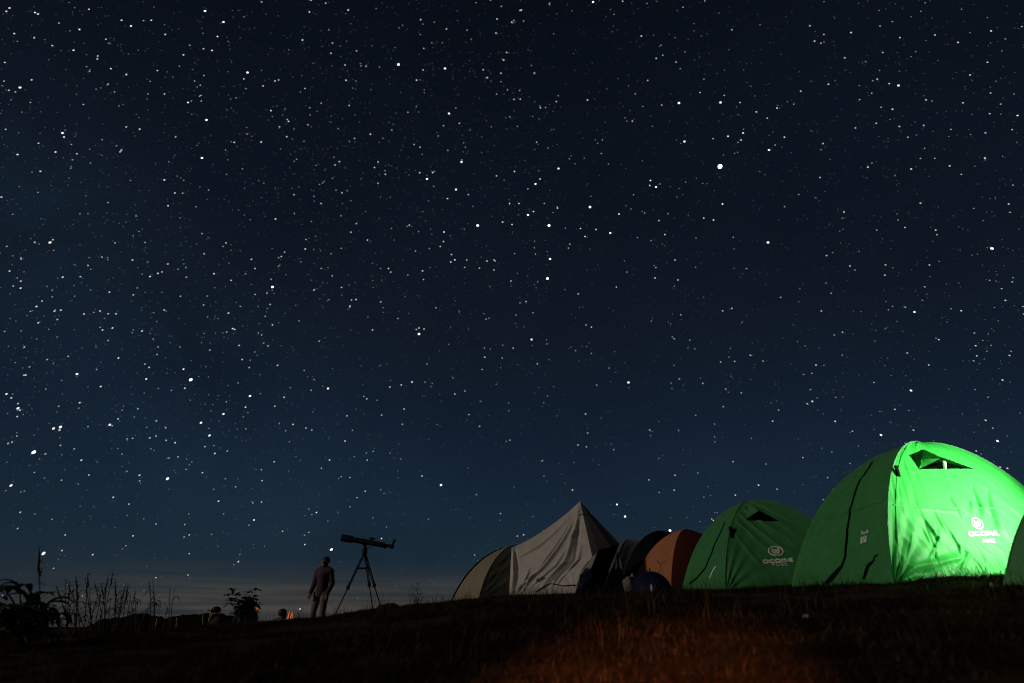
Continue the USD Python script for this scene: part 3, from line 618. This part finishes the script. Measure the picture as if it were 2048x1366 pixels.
m.vertices = g0 + q * (1 + .55 * (meshkit.fbm(q * 9, 3, 5)[:, None] - .5)); part('body', m, 'paper_pale', t, 20)
part('knot', tube([g0 + [.02, 0, .26], g0 + [.05, 0, .30], g0 + [.10, 0, .32]], [.03, .016, .045], 7), 'paper_pale', t)
g0 = gat(1307, 1188, 10.6)
t = thing('umbrella', 'low dark blue umbrella dome in front of the orange tent', 'umbrella', g0)
uc = g0 + [0, .1, -.02]
for k in range(8):
    a0_, a1_ = k * PI / 4, (k + 1) * PI / 4
    tt, ss = np.meshgrid(np.linspace(0, 1, 10), np.linspace(0, 1, 8), indexing='ij')
    aa = a0_ + (a1_ - a0_) * ss; hh = tt * PI / 2; rr = .36 * np.cos(hh) * (1 - .06 * np.sin(PI * ss) * np.cos(hh))
    part('canopy_panel', (np.stack([uc[0] + rr * np.cos(aa), uc[1] + rr * np.sin(aa), uc[2] + .36 * np.sin(hh)], -1).reshape(-1, 3), gridfaces(10, 8)), 'navy_fabric', t, True)
    part('rib', tube([uc + [.355 * math.cos(h) * math.cos(a0_), .355 * math.cos(h) * math.sin(a0_), .355 * math.sin(h)] for h in np.linspace(0, PI / 2, 9)], .004, 5), 'black_metal', t)
part('tip', tube([uc + [0, 0, .35], uc + [0, 0, .42]], [.012, .006], 8), 'black_metal', t)
g0 = gat(1304, 1184, 10.0)
t = thing('bottle', 'small pale bottle glinting in the grass before the blue umbrella', 'bottle', g0)
part('body', tube([g0 + [0, 0, 0], g0 + [0, 0, .005], g0 + [0, 0, .07], g0 + [0, 0, .09], g0 + [0, 0, .105]], [.016, .018, .018, .010, .009], 12), 'plastic_pale', t)
part('cap', tube([g0 + [0, 0, .105], g0 + [0, 0, .12]], .011, 12), 'paper_pale', t)

# ------------------------------------------------------------------ telescope
TR = 11.6
hub = at(730, 1099, TR); t = thing('telescope', 'black refractor telescope aimed left on a thin three legged stand', 'telescope', gat(728, 1220, TR))
fr, re = at(684, 1075.5, TR + .1), at(769, 1090.5, TR - .1); ax = (re - fr)
def along(k): return fr + ax * k
part('optical_tube', tube([along(.18), along(.19), along(.93), along(.94)], [.0, .050, .046, .0], 20, False), 'tube_black', t, 50)
part('dew_shield', tube([along(0), along(.0), along(.235), along(.24)], [.058, .066, .064, .05], 20, False), 'tube_black', t, 50)
part('lens', ico(along(.05), .056, 2, (.3, 1, 1)), 'glass_dark', t)
part('focuser', tube([along(.93), along(.99), along(1.0), along(1.14)], [.047, .047, .030, .028], 16), 'black_metal', t, 50)
for sy in (-1, 1):
    part('focus_knob', tube([along(1.0) + [0, sy * .03, -.03], along(1.0) + [0, sy * .075, -.03]], .024, 12), 'black_metal', t, 50)
dgn = along(1.17); part('star_diagonal', cat(box(dgn, (.075, .06, .075), 0, .012)), 'black_metal', t)
part('eyepiece', tube([dgn + [.01, 0, .02], dgn + [.025, 0, .07], dgn + [.03, 0, .075], dgn + [.045, 0, .13]], [.02, .02, .026, .024], 12), 'black_metal', t, 50)
fd = along(.70); part('finder_bracket', box(fd + [0, 0, .065], (.05, .03, .05), 0, .006), 'black_metal', t)
part('finder_scope', tube([fd + [-.05, 0, .085], fd + [-.03, 0, .088], fd + [.06, 0, .075]], [.018, .018, .013], 10), 'black_metal', t)
part('tube_ring', tube([along(.5) - ax * .012, along(.5) + ax * .012], .056, 20), 'black_metal', t, 50)
part('fork', cat(tube([hub, hub + [0, 0, .05], (along(.53) + hub) / 2 + [0, 0, .0], along(.52) + [0, 0, -.03]], [.035, .03, .026, .03], 10)), 'black_metal', t)
part('slow_motion_rod', tube([hub + [.02, -.03, .0], hub + [.12, -.06, .03], along(.72) + [0, -.05, -.05]], .006, 6), 'black_metal', t)
part('hub', tube([hub + [0, 0, -.10], hub + [0, 0, -.06], hub + [0, 0, .01]], [.03, .05, .045], 12), 'black_metal', t, 50)
for (u, v, r, ju) in ((669, 1229, 11.2, 0), (746, 1220, 11.2, 1), (764, 1216, 11.9, 2)):
    ft = gat(u, v, r); top = hub + (ft - hub) * .02 + [0, 0, -.05]; mid = top + (ft - top) * .56
    lg = part('leg', cat(tube([top + [-.014, 0, 0], mid + [-.012, 0, 0]], .010, 8), tube([top + [.014, 0, 0], mid + [.012, 0, 0]], .010, 8)), 'black_metal', t)
    part('lower_leg', tube([mid + (top - mid) * .12, ft], [.011, .009], 8), 'black_metal', lg)
    part('clamp', box(mid, (.055, .04, .07), 0, .01), 'black_metal', lg)
    part('rubber_foot', tube([ft + (mid - ft) * .04, ft - [0, 0, .01]], [.014, .02], 8), 'black_metal', lg)
    tr_ = top + (ft - top) * .25
    part('spreader', tube([tr_, hub + [0, 0, -.33]], .006, 6), 'black_metal', t)
part('tray', tube([hub + [-.02, 0, -.335], hub + [-.02, 0, -.32]], .11, 14), 'black_metal', t)

# ------------------------------------------------------------------ people
def bones(j, segs, grow=0.0, edge=.022, it=6):
    ms = []
    for a, b in segs:
        (pa, ra), (pb, rb) = j[a], j[b]
        sp = []
        for p, r in ((pa, ra), (pb, rb)):
            sp.append(m3.Manifold.sphere(r + grow, 18).translate(tuple(map(float, p))))
        ms.append(m3.Manifold.batch_hull(sp))
    m = m3.Manifold.batch_boolean(ms, m3.OpType.Add).refine_to_length(edge).to_mesh()
    tm = trimesh.Trimesh(m.vert_properties[:, :3], m.tri_verts, process=True)
    trimesh.smoothing.filter_taubin(tm, iterations=it)
    return tm
def person(label, base, rot, pose, jacket, trousers, headwear, hairmat='hair_black'):
    """pose: joint name -> (x right, y forward, z up) in metres from the base; rot turns the figure about z (0 faces +y)."""
    RAD = dict(pelvis=.125, waist=.115, chest=.135, neck=.055, head=.088, crown=.085, jaw=.058, nose=.014, shL=.062, shR=.062, elL=.042, elR=.042, wrL=.030, wrR=.030, paL=.028, paR=.028,
               hiL=.092, hiR=.092, knL=.06, knR=.06, anL=.042, anR=.042, toL=.034, toR=.034, heL=.035, heR=.035, earL=.02, earR=.02)
    j = {k: (np.array(v, float), RAD[k]) for k, v in pose.items()}
    H = j['head'][0]
    j['crown'] = (H + [0, -.015, .045], .083); j['jaw'] = (H + [0, .055, -.085], .045); j['nose'] = (H + [0, .105, -.03], .014); j['brow'] = (H + [0, .075, .01], .03)
    j['earL'] = (H + [-.085, 0, -.02], .020); j['earR'] = (H + [.085, 0, -.02], .020)
    segs = [('pelvis', 'waist'), ('waist', 'chest'), ('chest', 'neck'), ('neck', 'head'), ('head', 'crown'), ('head', 'jaw'), ('brow', 'nose'), ('head', 'brow'), ('head', 'earL'), ('head', 'earR'),
            ('chest', 'shL'), ('chest', 'shR'), ('shL', 'elL'), ('elL', 'wrL'), ('shR', 'elR'), ('elR', 'wrR'), ('pelvis', 'hiL'), ('pelvis', 'hiR'), ('hiL', 'knL'), ('knL', 'anL'), ('hiR', 'knR'), ('knR', 'anR'),
            ('anL', 'heL'), ('heL', 'toL'), ('anR', 'heR'), ('heR', 'toR')]
    for S in 'LR':                                                    # palms, four unequal fingers, a thumb
        w, e = j['wr' + S][0], j['el' + S][0]; d = (w - e) / np.linalg.norm(w - e); sx = -1 if S == 'L' else 1
        side = np.cross(d, [0, 0, 1.0]); side /= np.linalg.norm(side) + 1e-9; dn = np.cross(side, d)
        k0 = w + d * .05; k1 = w + d * .085
        j['pa' + S] = (k0, .026); j['pb' + S] = (k1, .024); segs += [('wr' + S, 'pa' + S), ('pa' + S, 'pb' + S)]
        for q, ln in enumerate((.062, .072, .066, .05)):
            b0 = k1 + side * (q - 1.5) * .02; b1 = b0 + d * ln * .55 - dn * .012; b2 = b1 + d * ln * .35 - dn * .03
            for nm, pnt in (('a', b0), ('b', b1), ('c', b2)): j[f'f{S}{q}{nm}'] = (pnt, .0095)
            segs += [(f'f{S}{q}a', f'f{S}{q}b'), (f'f{S}{q}b', f'f{S}{q}c')]
        b0 = k0 - side * sx * .025; b1 = b0 - side * sx * .03 + d * .03; j['t' + S + 'a'] = (b0, .012); j['t' + S + 'b'] = (b1, .011); j['t' + S + 'c'] = (b1 + d * .03, .010)
        segs += [('t' + S + 'a', 't' + S + 'b'), ('t' + S + 'b', 't' + S + 'c')]
    def place(m):
        m.apply_transform(trimesh.transformations.rotation_matrix(rot, [0, 0, 1])); m.apply_translation(base); return m
    t = thing('person', label, 'person', base)
    part('body', place(bones(j, segs, edge=.02)), 'skin', t, True)
    part('jacket', place(bones(j, [('pelvis', 'waist'), ('waist', 'chest'), ('chest', 'shL'), ('chest', 'shR'), ('shL', 'elL'), ('elL', 'wrL'), ('shR', 'elR'), ('elR', 'wrR'), ('shL', 'neck'), ('shR', 'neck')], .022, .035)), jacket, t, True)
    part('trousers', place(bones(j, [('pelvis', 'hiL'), ('pelvis', 'hiR'), ('hiL', 'knL'), ('knL', 'anL'), ('hiR', 'knR'), ('knR', 'anR')], .014, .035)), trousers, t, True)
    for S in 'LR': part('shoe', place(bones(j, [('an' + S, 'he' + S), ('he' + S, 'to' + S)], .012, .03)), 'shoe', t, True)
    if headwear == 'cap':
        h = part('cap', place(cat(ico(H + [0, -.015, .045], 1, 3, (.098, .11, .085)), ico(H + [0, .10, .04], 1, 2, (.075, .075, .014)))), 'cap_maroon', t, True)
    elif headwear == 'hood':
        part('hood', place(cat(ico(H + [0, -.03, .02], 1, 3, (.118, .115, .132)), ico(H + [0, -.04, -.11], 1, 2, (.13, .11, .07)))), jacket, t, True)
    else:
        part('hair', place(cat(ico(H + [0, -.028, .035], 1, 3, (.102, .105, .095)))), hairmat, t, True)
    for S, sx in (('L', -1), ('R', 1)):
        part('eye', place(ico(H + [sx * .034, .092, .0], .012, 1)), 'stone_pale', t)
    return t
def stand_pose():
    return dict(pelvis=(0, 0, .92), waist=(0, 0, 1.06), chest=(0, .01, 1.30), neck=(0, 0, 1.47), head=(0, .02, 1.60), shL=(-.17, 0, 1.38), shR=(.17, 0, 1.38), elL=(-.24, -.03, 1.10), elR=(.24, -.02, 1.10),
                wrL=(-.22, .10, .88), wrR=(.21, .14, .90), hiL=(-.09, 0, .88), hiR=(.09, 0, .88), knL=(-.11, .03, .48), knR=(.12, .05, .48), anL=(-.12, -.02, .08), anR=(.14, .0, .08), heL=(-.12, -.05, .045), heR=(.14, -.03, .045), toL=(-.14, .15, .035), toR=(.17, .16, .035))
def sit_pose(lean=.12):
    return dict(pelvis=(0, 0, .13), waist=(0, .02, .28), chest=(0, .04 + lean, .50), neck=(0, .05 + lean * 1.3, .66), head=(0, .09 + lean * 1.5, .78), shL=(-.17, .03 + lean, .58), shR=(.17, .03 + lean, .58), elL=(-.24, .22, .36), elR=(.24, .22, .36),
                wrL=(-.12, .38, .40), wrR=(.12, .38, .42), hiL=(-.09, .02, .12), hiR=(.09, .02, .12), knL=(-.16, .40, .38), knR=(.16, .40, .38), anL=(-.13, .55, .07), anR=(.13, .55, .07), heL=(-.13, .53, .045), heR=(.13, .53, .045), toL=(-.15, .73, .03), toR=(.15, .73, .03))
def seat(u, v, r, head):                                             # sits on the slope so that the head comes where it is seen
    p = at(u, v, r); return gp(p[0], p[1], -.01)
person('person sitting in dark clothes and a maroon cap, leftmost of the fire party', gat(437, 1250, 16.4), 2.3, sit_pose(.03), 'jacket_black', 'trousers_dark', 'cap')
person('person sitting in black beside the leafy shrub, their back rounded', gat(483, 1250, 15.6), .1, sit_pose(.14), 'jacket_black', 'trousers_dark', 'hood')
person('bare headed person in a grey jacket sitting just left of the flames', gat(549, 1245, 16.4), -.4, sit_pose(.10), 'jacket_grey', 'trousers_dark', 'hair')
person('standing person in a dark purple jacket and khaki trousers left of the telescope', gat(636, 1236, 15.8), 2.9, stand_pose(), 'jacket_purple', 'trousers_khaki', 'hair')

# ------------------------------------------------------------------ camp fire
fb = gat(575, 1240, 17.6)
t = thing('campfire', 'small orange camp fire burning behind the seated people', 'camp fire', fb)
frng = np.random.default_rng(3)
for k in range(9):
    a = k * 2 * PI / 9 + .2; c = fb + [.62 * math.cos(a), .62 * math.sin(a), .0]; c[2] = float(ground(c[0], c[1])) + .05
    m = ico(c, 1, 2, (.12, .10, .09)); m.vertices += .03 * (frng.random(m.vertices.shape) - .5); part('stone', m, 'stone', t, True)
for k in range(5):
    a = k * 1.25; part('log', tube([fb + [.42 * math.cos(a), .42 * math.sin(a), .05], fb + [-.08 * math.cos(a), -.08 * math.sin(a), .34]], [.045, .035], 9), 'log', t)
def flame(c, h, w, seed):
    q = np.linspace(0, 1, 12); ph = seed * 1.7
    return tube([c + [w * .35 * math.sin(4 * x + ph) * x, w * .35 * math.cos(3 * x + ph) * x, h * x] for x in q], np.maximum(w * np.sin(PI * np.clip(q * .8 + .16, 0, 1)) ** 1.3 * (1 - q * .5), .004), 9)
ztop = at(570, 1222, 17.6)[2]
for (u, k, w) in ((569, 0, .15), (586, 1, .10), (577, 2, .04)):
    p = at(u, 1228, 17.6 + .05 * k); part('flame', flame(np.array([p[0], p[1], fb[2] + .1]), ztop - fb[2] - .12 + .02 * k, w, k), 'flame_orange', t, True)
p = at(513, 1221, 16.8); q = gp(p[0], p[1])
t2 = thing('ember_pile', 'small heap of glowing embers left of the grey jacketed person', 'embers', q)
part('ash_bed', ico(q + [0, 0, .03], 1, 3, (.25, .22, .1)), 'log', t2, True)
part('ember_flame', flame(q + [0, 0, .05], max(p[2] - q[2] + .02, .15), .11, 5), 'flame_orange', t2, True)
for k in range(6):
    part('ember', ico(q + [.12 * math.cos(k), .12 * math.sin(k), .12], .035, 1), 'ember', t2)
fl = UsdLux.SphereLight.Define(stage, '/World/campfire/fire_glow')
fl.CreateRadiusAttr(.12); fl.CreateIntensityAttr(5.0); fl.CreateNormalizeAttr(True); fl.CreateColorAttr(Gf.Vec3f(1.0, .42, .12)); fl.AddTranslateOp().Set(Gf.Vec3d(0, 0, .55))

# ------------------------------------------------------------------ hand torch that lights the green tent
def spot(path, pos, target, intensity, color, cone, soft, radius):
    l = UsdLux.SphereLight.Define(stage, path); l.CreateRadiusAttr(radius); l.CreateIntensityAttr(intensity); l.CreateNormalizeAttr(True); l.CreateColorAttr(Gf.Vec3f(*color))
    sh = UsdLux.ShapingAPI.Apply(l.GetPrim()); sh.CreateShapingConeAngleAttr(cone); sh.CreateShapingConeSoftnessAttr(soft)
    z = np.asarray(pos, float) - np.asarray(target, float); z /= np.linalg.norm(z); x = np.cross([0, 0, 1.0], z); x /= np.linalg.norm(x); y = np.cross(z, x)
    M = Gf.Matrix4d(*x, 0, *y, 0, *z, 0, *map(float, pos), 1); l.AddTransformOp().Set(M); return l
def torch(name, label, base, lift, target, intensity, color, cone, soft, glass):
    """A hand torch strapped to a walking pole stuck in the ground, its beam a spot light at the lens."""
    t = thing(name, label, 'torch', base); head = np.asarray(base) + [0, 0, lift]; d = np.asarray(target) - head; d /= np.linalg.norm(d)
    part('stake', tube([np.asarray(base) - [0, 0, .1], np.asarray(base) + [0, 0, lift - .02]], [.008, .011], 10), 'pole_grey', t, 50)
    part('strap', tube([np.asarray(base) + [0, 0, lift - .03], np.asarray(base) + [0, 0, lift + .015]], [.017, .017], 10), 'dark_trim', t)
    part('barrel', tube([head - d * .14, head - d * .135, head - d * .03], [.014, .016, .016], 14), 'lamp_body', t, 50)
    part('head', tube([head - d * .03, head - d * .005, head + d * .01, head + d * .012], [.016, .026, .027, .024], 16, False), 'lamp_body', t, 50)
    part('lens', ico(head + d * .0, .022, 2, (1, 1, 1)), glass, t)
    l = spot(t.path + '/beam', head + d * .05 - np.asarray(base), np.asarray(target) - np.asarray(base), intensity, color, cone, soft, .02)
    return t
LB = gp(5.55, 4.45)
torch('torch', 'small hand torch strapped to a stake in front of the lit tent', LB, .62, big.front.pt(.46, .36), 400.0, (1.0, .98, .90), 37, 1.0, 'lamp_glass')
RB = gp(-.55, -.60)
torch('torch', 'small red hand torch strapped to a stake beside the photographer', RB, 1.15, gp(.38, 1.95), 250.0, (1.0, .27, .125), 11.5, .7, 'lamp_glass_red')

# ------------------------------------------------------------------ plants
def leaf(base, d, length, width, droop=.5, n=7, up=(0, 0, 1)):
    d = np.asarray(d, float) / np.linalg.norm(d); up = np.asarray(up, float); side = np.cross(d, up); side /= np.linalg.norm(side) + 1e-9
    k = np.linspace(0, 1, n); c = np.asarray(base) + d * length * k[:, None] - np.array([0, 0, 1.0]) * (droop * length * k ** 2)[:, None]
    w = width * np.sin(PI * np.clip(k * .94 + .03, 0, 1)) ** .8 / 2; nrm = np.cross(side, d)
    v = np.concatenate([c + side * w[:, None] + nrm * (w * .35)[:, None], c, c - side * w[:, None] + nrm * (w * .35)[:, None]])
    f = []
    for i in range(n - 1):
        for a in (0, n):
            f += [[a + i, a + i + 1, a + n + i + 1], [a + i, a + n + i + 1, a + n + i]]
    return trimesh.Trimesh(v, np.array(f), process=False)
prng = np.random.default_rng(17)
def leafy(name, label, base, tips, lsize, lw, nl, whorl, droop, matleaf='leaf_dark', split=True, srad=.012, group=None):
    """Stems from the base to given tips, with leaves along their upper part and a whorl at each tip."""
    t = thing(name, label, 'plant', base, group); rest = []
    for tip in tips:
        tip = np.asarray(tip); mid = (base + tip) / 2 + prng.normal(0, .04, 3) + [0, 0, .05]
        k = np.linspace(0, 1, 10)[:, None]; path = (1 - k) ** 2 * base + 2 * k * (1 - k) * mid + k ** 2 * tip
        part('stem', tube(path, np.linspace(srad, srad * .35, 10), 6), 'stem_brown', t, True)
        for q in range(nl + whorl):
            x = 1.0 if q >= nl else prng.uniform(.35, .97); a = prng.uniform(0, 2 * PI); b = path[int(x * 9)]
            d = np.array([math.cos(a), math.sin(a), prng.uniform(-.1, .7) if q < nl else prng.uniform(.15, 1.1)])
            lf = leaf(b, d, lsize * prng.uniform(.7, 1.2), lw * prng.uniform(.8, 1.15), droop * prng.uniform(.6, 1.5))
            if split: part('leaf', lf, matleaf, t, True)
            else: rest.append(lf)
    if rest: part('foliage', cat(*rest), matleaf, t, True, kind='stuff')
    return t
b0 = gat(45, 1310, 5.6)
leafy('leafy_plant', 'broad leaved dark plant in the near left corner', b0, [at(u, v, r) for u, v, r in ((12, 1182, 5.6), (38, 1176, 5.7), (62, 1196, 5.5), (92, 1208, 5.7), (74, 1224, 5.4), (20, 1215, 5.4), (-25, 1190, 5.6), (45, 1235, 5.3), (105, 1236, 5.8), (5, 1250, 5.3))],
      .21, .066, 4, 6, .6)
b0 = gat(-45, 1300, 5.2)
leafy('leafy_plant', 'dark plant half cut by the left edge of the picture', b0, [at(u, v, 5.2) for u, v in ((-60, 1200), (-20, 1215), (5, 1235), (-90, 1190))], .17, .055, 5, 6, .55)
b0 = gat(484, 1245, 11.35)
leafy('shrub', 'small leafy shrub silhouetted in front of the seated people', b0, [at(u, v, 11.35) for u, v in ((466, 1182), (472, 1192), (510, 1181), (506, 1196), (484, 1196), (492, 1202), (462, 1202), (512, 1212), (478, 1206), (500, 1206), (456, 1192), (498, 1186), (514, 1202), (488, 1210))], .15, .055, 9, 5, .4, split=False, srad=.008)
b0 = gat(833, 1212, 12.0)
leafy('shrub', 'thin sparse shrub on the ridge right of the telescope', b0, [at(u, v, 12.0) for u, v in ((822, 1172), (832, 1180), (842, 1188), (818, 1182), (836, 1170), (846, 1196))], .075, .022, 7, 3, .3, split=False, srad=.006)
b0 = gat(597, 1240, 12.0)
leafy('shrub', 'tiny spiky tuft left of the standing person', b0, [at(u, v, 12.0) for u, v in ((602, 1219), (596, 1228), (608, 1230))], .09, .014, 4, 3, .2, split=False, srad=.005)

def reed(u0, v0, u1, v1, r, plume, label, lean=0.0, matn='reed'):
    b = gat(u0, v0, r); tip = at(u1, v1, r); t = thing('tall_grass', label, 'grass stalk', b, 'tall grass stalks on the left')
    k = np.linspace(0, 1, 14)[:, None]; bend = np.array([lean, 0, 0]); path = b + (tip - b) * k + bend * (k ** 3) * 1.0
    part('stem', tube(path, np.linspace(.006, .0025, 14), 5), matn, t, True)
    for q in range(3):
        i = 3 + 3 * q; a = prng.uniform(0, 2 * PI)
        part('leaf', leaf(path[i], [math.cos(a), math.sin(a), 1.1], .32, .014, .8), matn, t, True)
    if plume > 0:
        m = tube(path[-5:] + prng.normal(0, .004, (5, 3)), plume * .42 * np.array([.25, .8, 1, .7, .15]), 7); bits = [m]
        for q in range(26):
            i = prng.integers(8, 14); a = prng.uniform(0, 2 * PI)
            bits.append(leaf(path[i], [math.cos(a), math.sin(a), prng.uniform(.6, 1.6)], plume * 3.6, .006, .7, 4))
        part('plume', cat(*bits), matn, t, True)
    return t
reed(82, 1290, 78, 1096, 5.9, .020, 'tallest dark plumed stalk rising above the leafy plant beside a star', matn='stem_brown')
REEDS = [(150, 1272, 158, 1156, .02), (168, 1270, 176, 1150, .02), (160, 1272, 150, 1172, .015), (182, 1268, 180, 1148, .0), (196, 1266, 216, 1152, .02), (205, 1266, 222, 1142, .02), (213, 1264, 208, 1168, .015), (228, 1262, 232, 1178, .02), (236, 1262, 245, 1175, .02),
         (222, 1264, 262, 1186, .015), (250, 1260, 262, 1190, .0), (262, 1260, 266, 1184, .015), (140, 1274, 120, 1176, .015), (130, 1276, 140, 1165, .02), (276, 1258, 305, 1188, .012), (306, 1258, 312, 1186, .012), (338, 1256, 340, 1176, .008), (176, 1268, 190, 1195, .0), (120, 1276, 108, 1200, .0), (242, 1262, 256, 1170, .018)]
for q in range(22):
    u0 = float(prng.uniform(108, 350)); v0 = 1278 - .06 * u0
    REEDS.append((u0, v0, u0 + float(prng.normal(0, 16)), float(prng.uniform(1150, 1225)), float(prng.choice([0, 0, .008, .012]))))
for i, (u0, v0, u1, v1, pl) in enumerate(REEDS):
    reed(u0, v0, u1, v1, 8.0 + .25 * (i % 6), pl, 'thin dark grass stalk standing against the low sky on the left', lean=.03 * ((i % 3) - 1))
for (u0, v0, u1, v1, lab) in ((309, 1262, 315, 1232, 'short dry stalk lit warm by the fire, leftmost of the pale stalks'), (351, 1264, 354, 1234, 'short dry stalk lit warm by the fire, middle of the pale stalks'), (414, 1256, 422, 1220, 'dry stalk lit warm by the fire, close to the capped person'), (407, 1256, 405, 1228, 'thin dry stalk just left of the tallest fire lit stalk')):
    b = gat(u0, v0, 12.6); tip = at(u1, v1, 12.5); t = thing('dry_stalk', lab, 'stalk', b)
    part('stem', tube([b, (b + tip) / 2 + [.01, 0, 0], tip], [.016, .013, .007], 6), 'dry_stalk', t, True)
    part('leaf', leaf((b + tip) / 2, [-.5, 0, 1], .16, .02, .3), 'dry_stalk', t, True)

# rocks and pale scraps
def rock(name, label, c, r, sc, matn, catn):
    m = ico((0, 0, 0), 1, 3, sc); q = m.vertices.copy(); m.vertices = np.asarray(c) + r * q * (1 + .5 * (meshkit.fbm(q * 2.3 + r * 40, 3, 3)[:, None] - .5)); single(name, m, matn, label, catn, smooth=25)
rock('rock', 'low dark boulder on the ridge just right of the telescope legs', gat(776, 1222, 12.2, .02), .22, (1, .8, .55), 'soil', 'rock')
rock('pale_stone', 'small pale stone in the dark grass below the two green tents', gat(1618, 1256, 3.3, .03), .014, (1.3, 1, .7), 'stone_pale', 'stone')
rock('pale_stone', 'tiny pale stone below the right end of the lit tent', gat(1995, 1203, 4.6, .03), .010, (1, 1, 1.3), 'stone_pale', 'stone')

# ------------------------------------------------------------------ grass
def blade(base, h, w, lean, az, n=4):
    k = np.linspace(0, 1, n); out = np.array([math.cos(az), math.sin(az), 0]); sd = np.array([-math.sin(az), math.cos(az), 0])
    c = np.asarray(base) + out * (lean * h * k ** 2)[:, None] + np.array([0, 0, 1.0]) * (h * k * (1 - .25 * lean * k))[:, None]
    ww = w * (1 - k) ** .7 / 2
    v = np.empty((2 * n - 1, 3)); v[0:2 * n - 2:2] = c[:-1] + sd * ww[:-1, None]; v[1:2 * n - 2:2] = c[:-1] - sd * ww[:-1, None]; v[-1] = c[-1]
    f = []
    for i in range(n - 2): f += [[2 * i, 2 * i + 1, 2 * i + 3], [2 * i, 2 * i + 3, 2 * i + 2]]
    f.append([2 * n - 4, 2 * n - 3, 2 * n - 2]); return v, f
gpi = UsdGeom.PointInstancer.Define(stage, '/World/grass')
settag(gpi.GetPrim(), 'rough dry grass covering the hilltop', kind='stuff')
grng = np.random.default_rng(5); protos = []
for k in range(9):
    vs, fs, nvv = [], [], 0; dry = k % 3 == 2; tall = k >= 7
    for q in range(7 if tall else 90):
        rr, aa = .13 * math.sqrt(grng.random()), grng.uniform(0, 2 * PI)
        h = grng.uniform(.10, .24) if tall else grng.uniform(.015, .065)
        v, fc = blade((rr * math.cos(aa), rr * math.sin(aa), -.01), h, grng.uniform(.0025, .005), grng.uniform(.3, 1.2) if tall else grng.uniform(.4, 2.2), grng.uniform(0, 2 * PI))
        vs.append(v); fs.append(np.array(fc) + nvv); nvv += len(v)
    pth = f'/World/grass/tuft_{k:03d}' if k else '/World/grass/tuft'
    usdkit.mesh(stage, pth, (np.vstack(vs), np.vstack(fs)), '/World/Looks/' + ('grass_dry' if dry or tall else 'grass_green'))
    protos.append(pth)
P, I, S_, Q = [], [], [], []
def tuft(x, y, kind=None, sc=None):
    P.append((x, y, float(z_))); I.append(int(kind)); S_.append(sc); a = grng.uniform(0, 2 * PI); Q.append(Gf.Quath(math.cos(a / 2), 0, 0, math.sin(a / 2)))
for (r0, r1, dens, amax) in ((1.3, 4.0, 110, 1.25), (4.0, 8.0, 60, 1.05), (8.0, 19.0, 24, .95), (19, 32, 5, .9), (.3, 5, 12, PI)):
    nn = int(dens * amax * (r1 * r1 - r0 * r0)); rr = np.sqrt(grng.uniform(r0 * r0, r1 * r1, nn)); aa = grng.uniform(-amax, amax, nn)
    xs, ys = rr * np.sin(aa), rr * np.cos(aa); zs_ = ground(xs, ys); pat = meshkit.fbm(np.stack([xs * .9, ys * .9, xs * 0], -1), 3, 12)
    for x, y, z_, pt_ in zip(xs, ys, zs_, pat):
        if x * x + y * y < .5 or (r1 <= 8 and pt_ < .44 and grng.random() < .7): continue
        u_ = grng.random(); kind = grng.integers(7, 9) if u_ < (.03 if r1 <= 4 else .10) else (grng.choice([2, 5]) if u_ < .05 + .55 * pt_ else grng.choice([0, 1, 3, 4, 6]))
        tuft(x, y, kind, .65 + .9 * pt_ * grng.uniform(.6, 1.2))
for tt_ in (big, sm, cut, ora, olv):                                   # rougher growth left standing against the tent hems
    for pnl in (tt_.front, tt_.left):
        for q in range(int(30 * pnl.W)):
            k = grng.random(); b = pnl.c0 + (pnl.c1 - pnl.c0) * k + pnl.out * grng.uniform(.06, .45); z_ = float(ground(b[0], b[1]))
            tall_ = grng.random() < .45
            tuft(b[0], b[1], grng.integers(7, 9) if tall_ else grng.choice([0, 1, 2, 3, 4, 5, 6]), grng.uniform(.35, .95) if tall_ else grng.uniform(1.0, 2.2))
for q in range(60):
    k = grng.random(); b = main.flat(np.array(k), np.array(0.0)) - np.array([.0, 1, 0]) * grng.uniform(.08, .5); z_ = float(ground(b[0], b[1]))
    tuft(b[0], b[1], grng.choice([0, 1, 2, 3, 7, 8]), grng.uniform(.8, 1.6))
gpi.CreatePrototypesRel().SetTargets([Sdf.Path(p) for p in protos])
gpi.CreatePositionsAttr(Vt.Vec3fArray.FromNumpy(np.array(P, np.float32))); gpi.CreateProtoIndicesAttr(Vt.IntArray(I))
gpi.CreateScalesAttr(Vt.Vec3fArray.FromNumpy(np.repeat(np.array(S_, np.float32)[:, None], 3, 1))); gpi.CreateOrientationsAttr(Vt.QuathArray(Q))
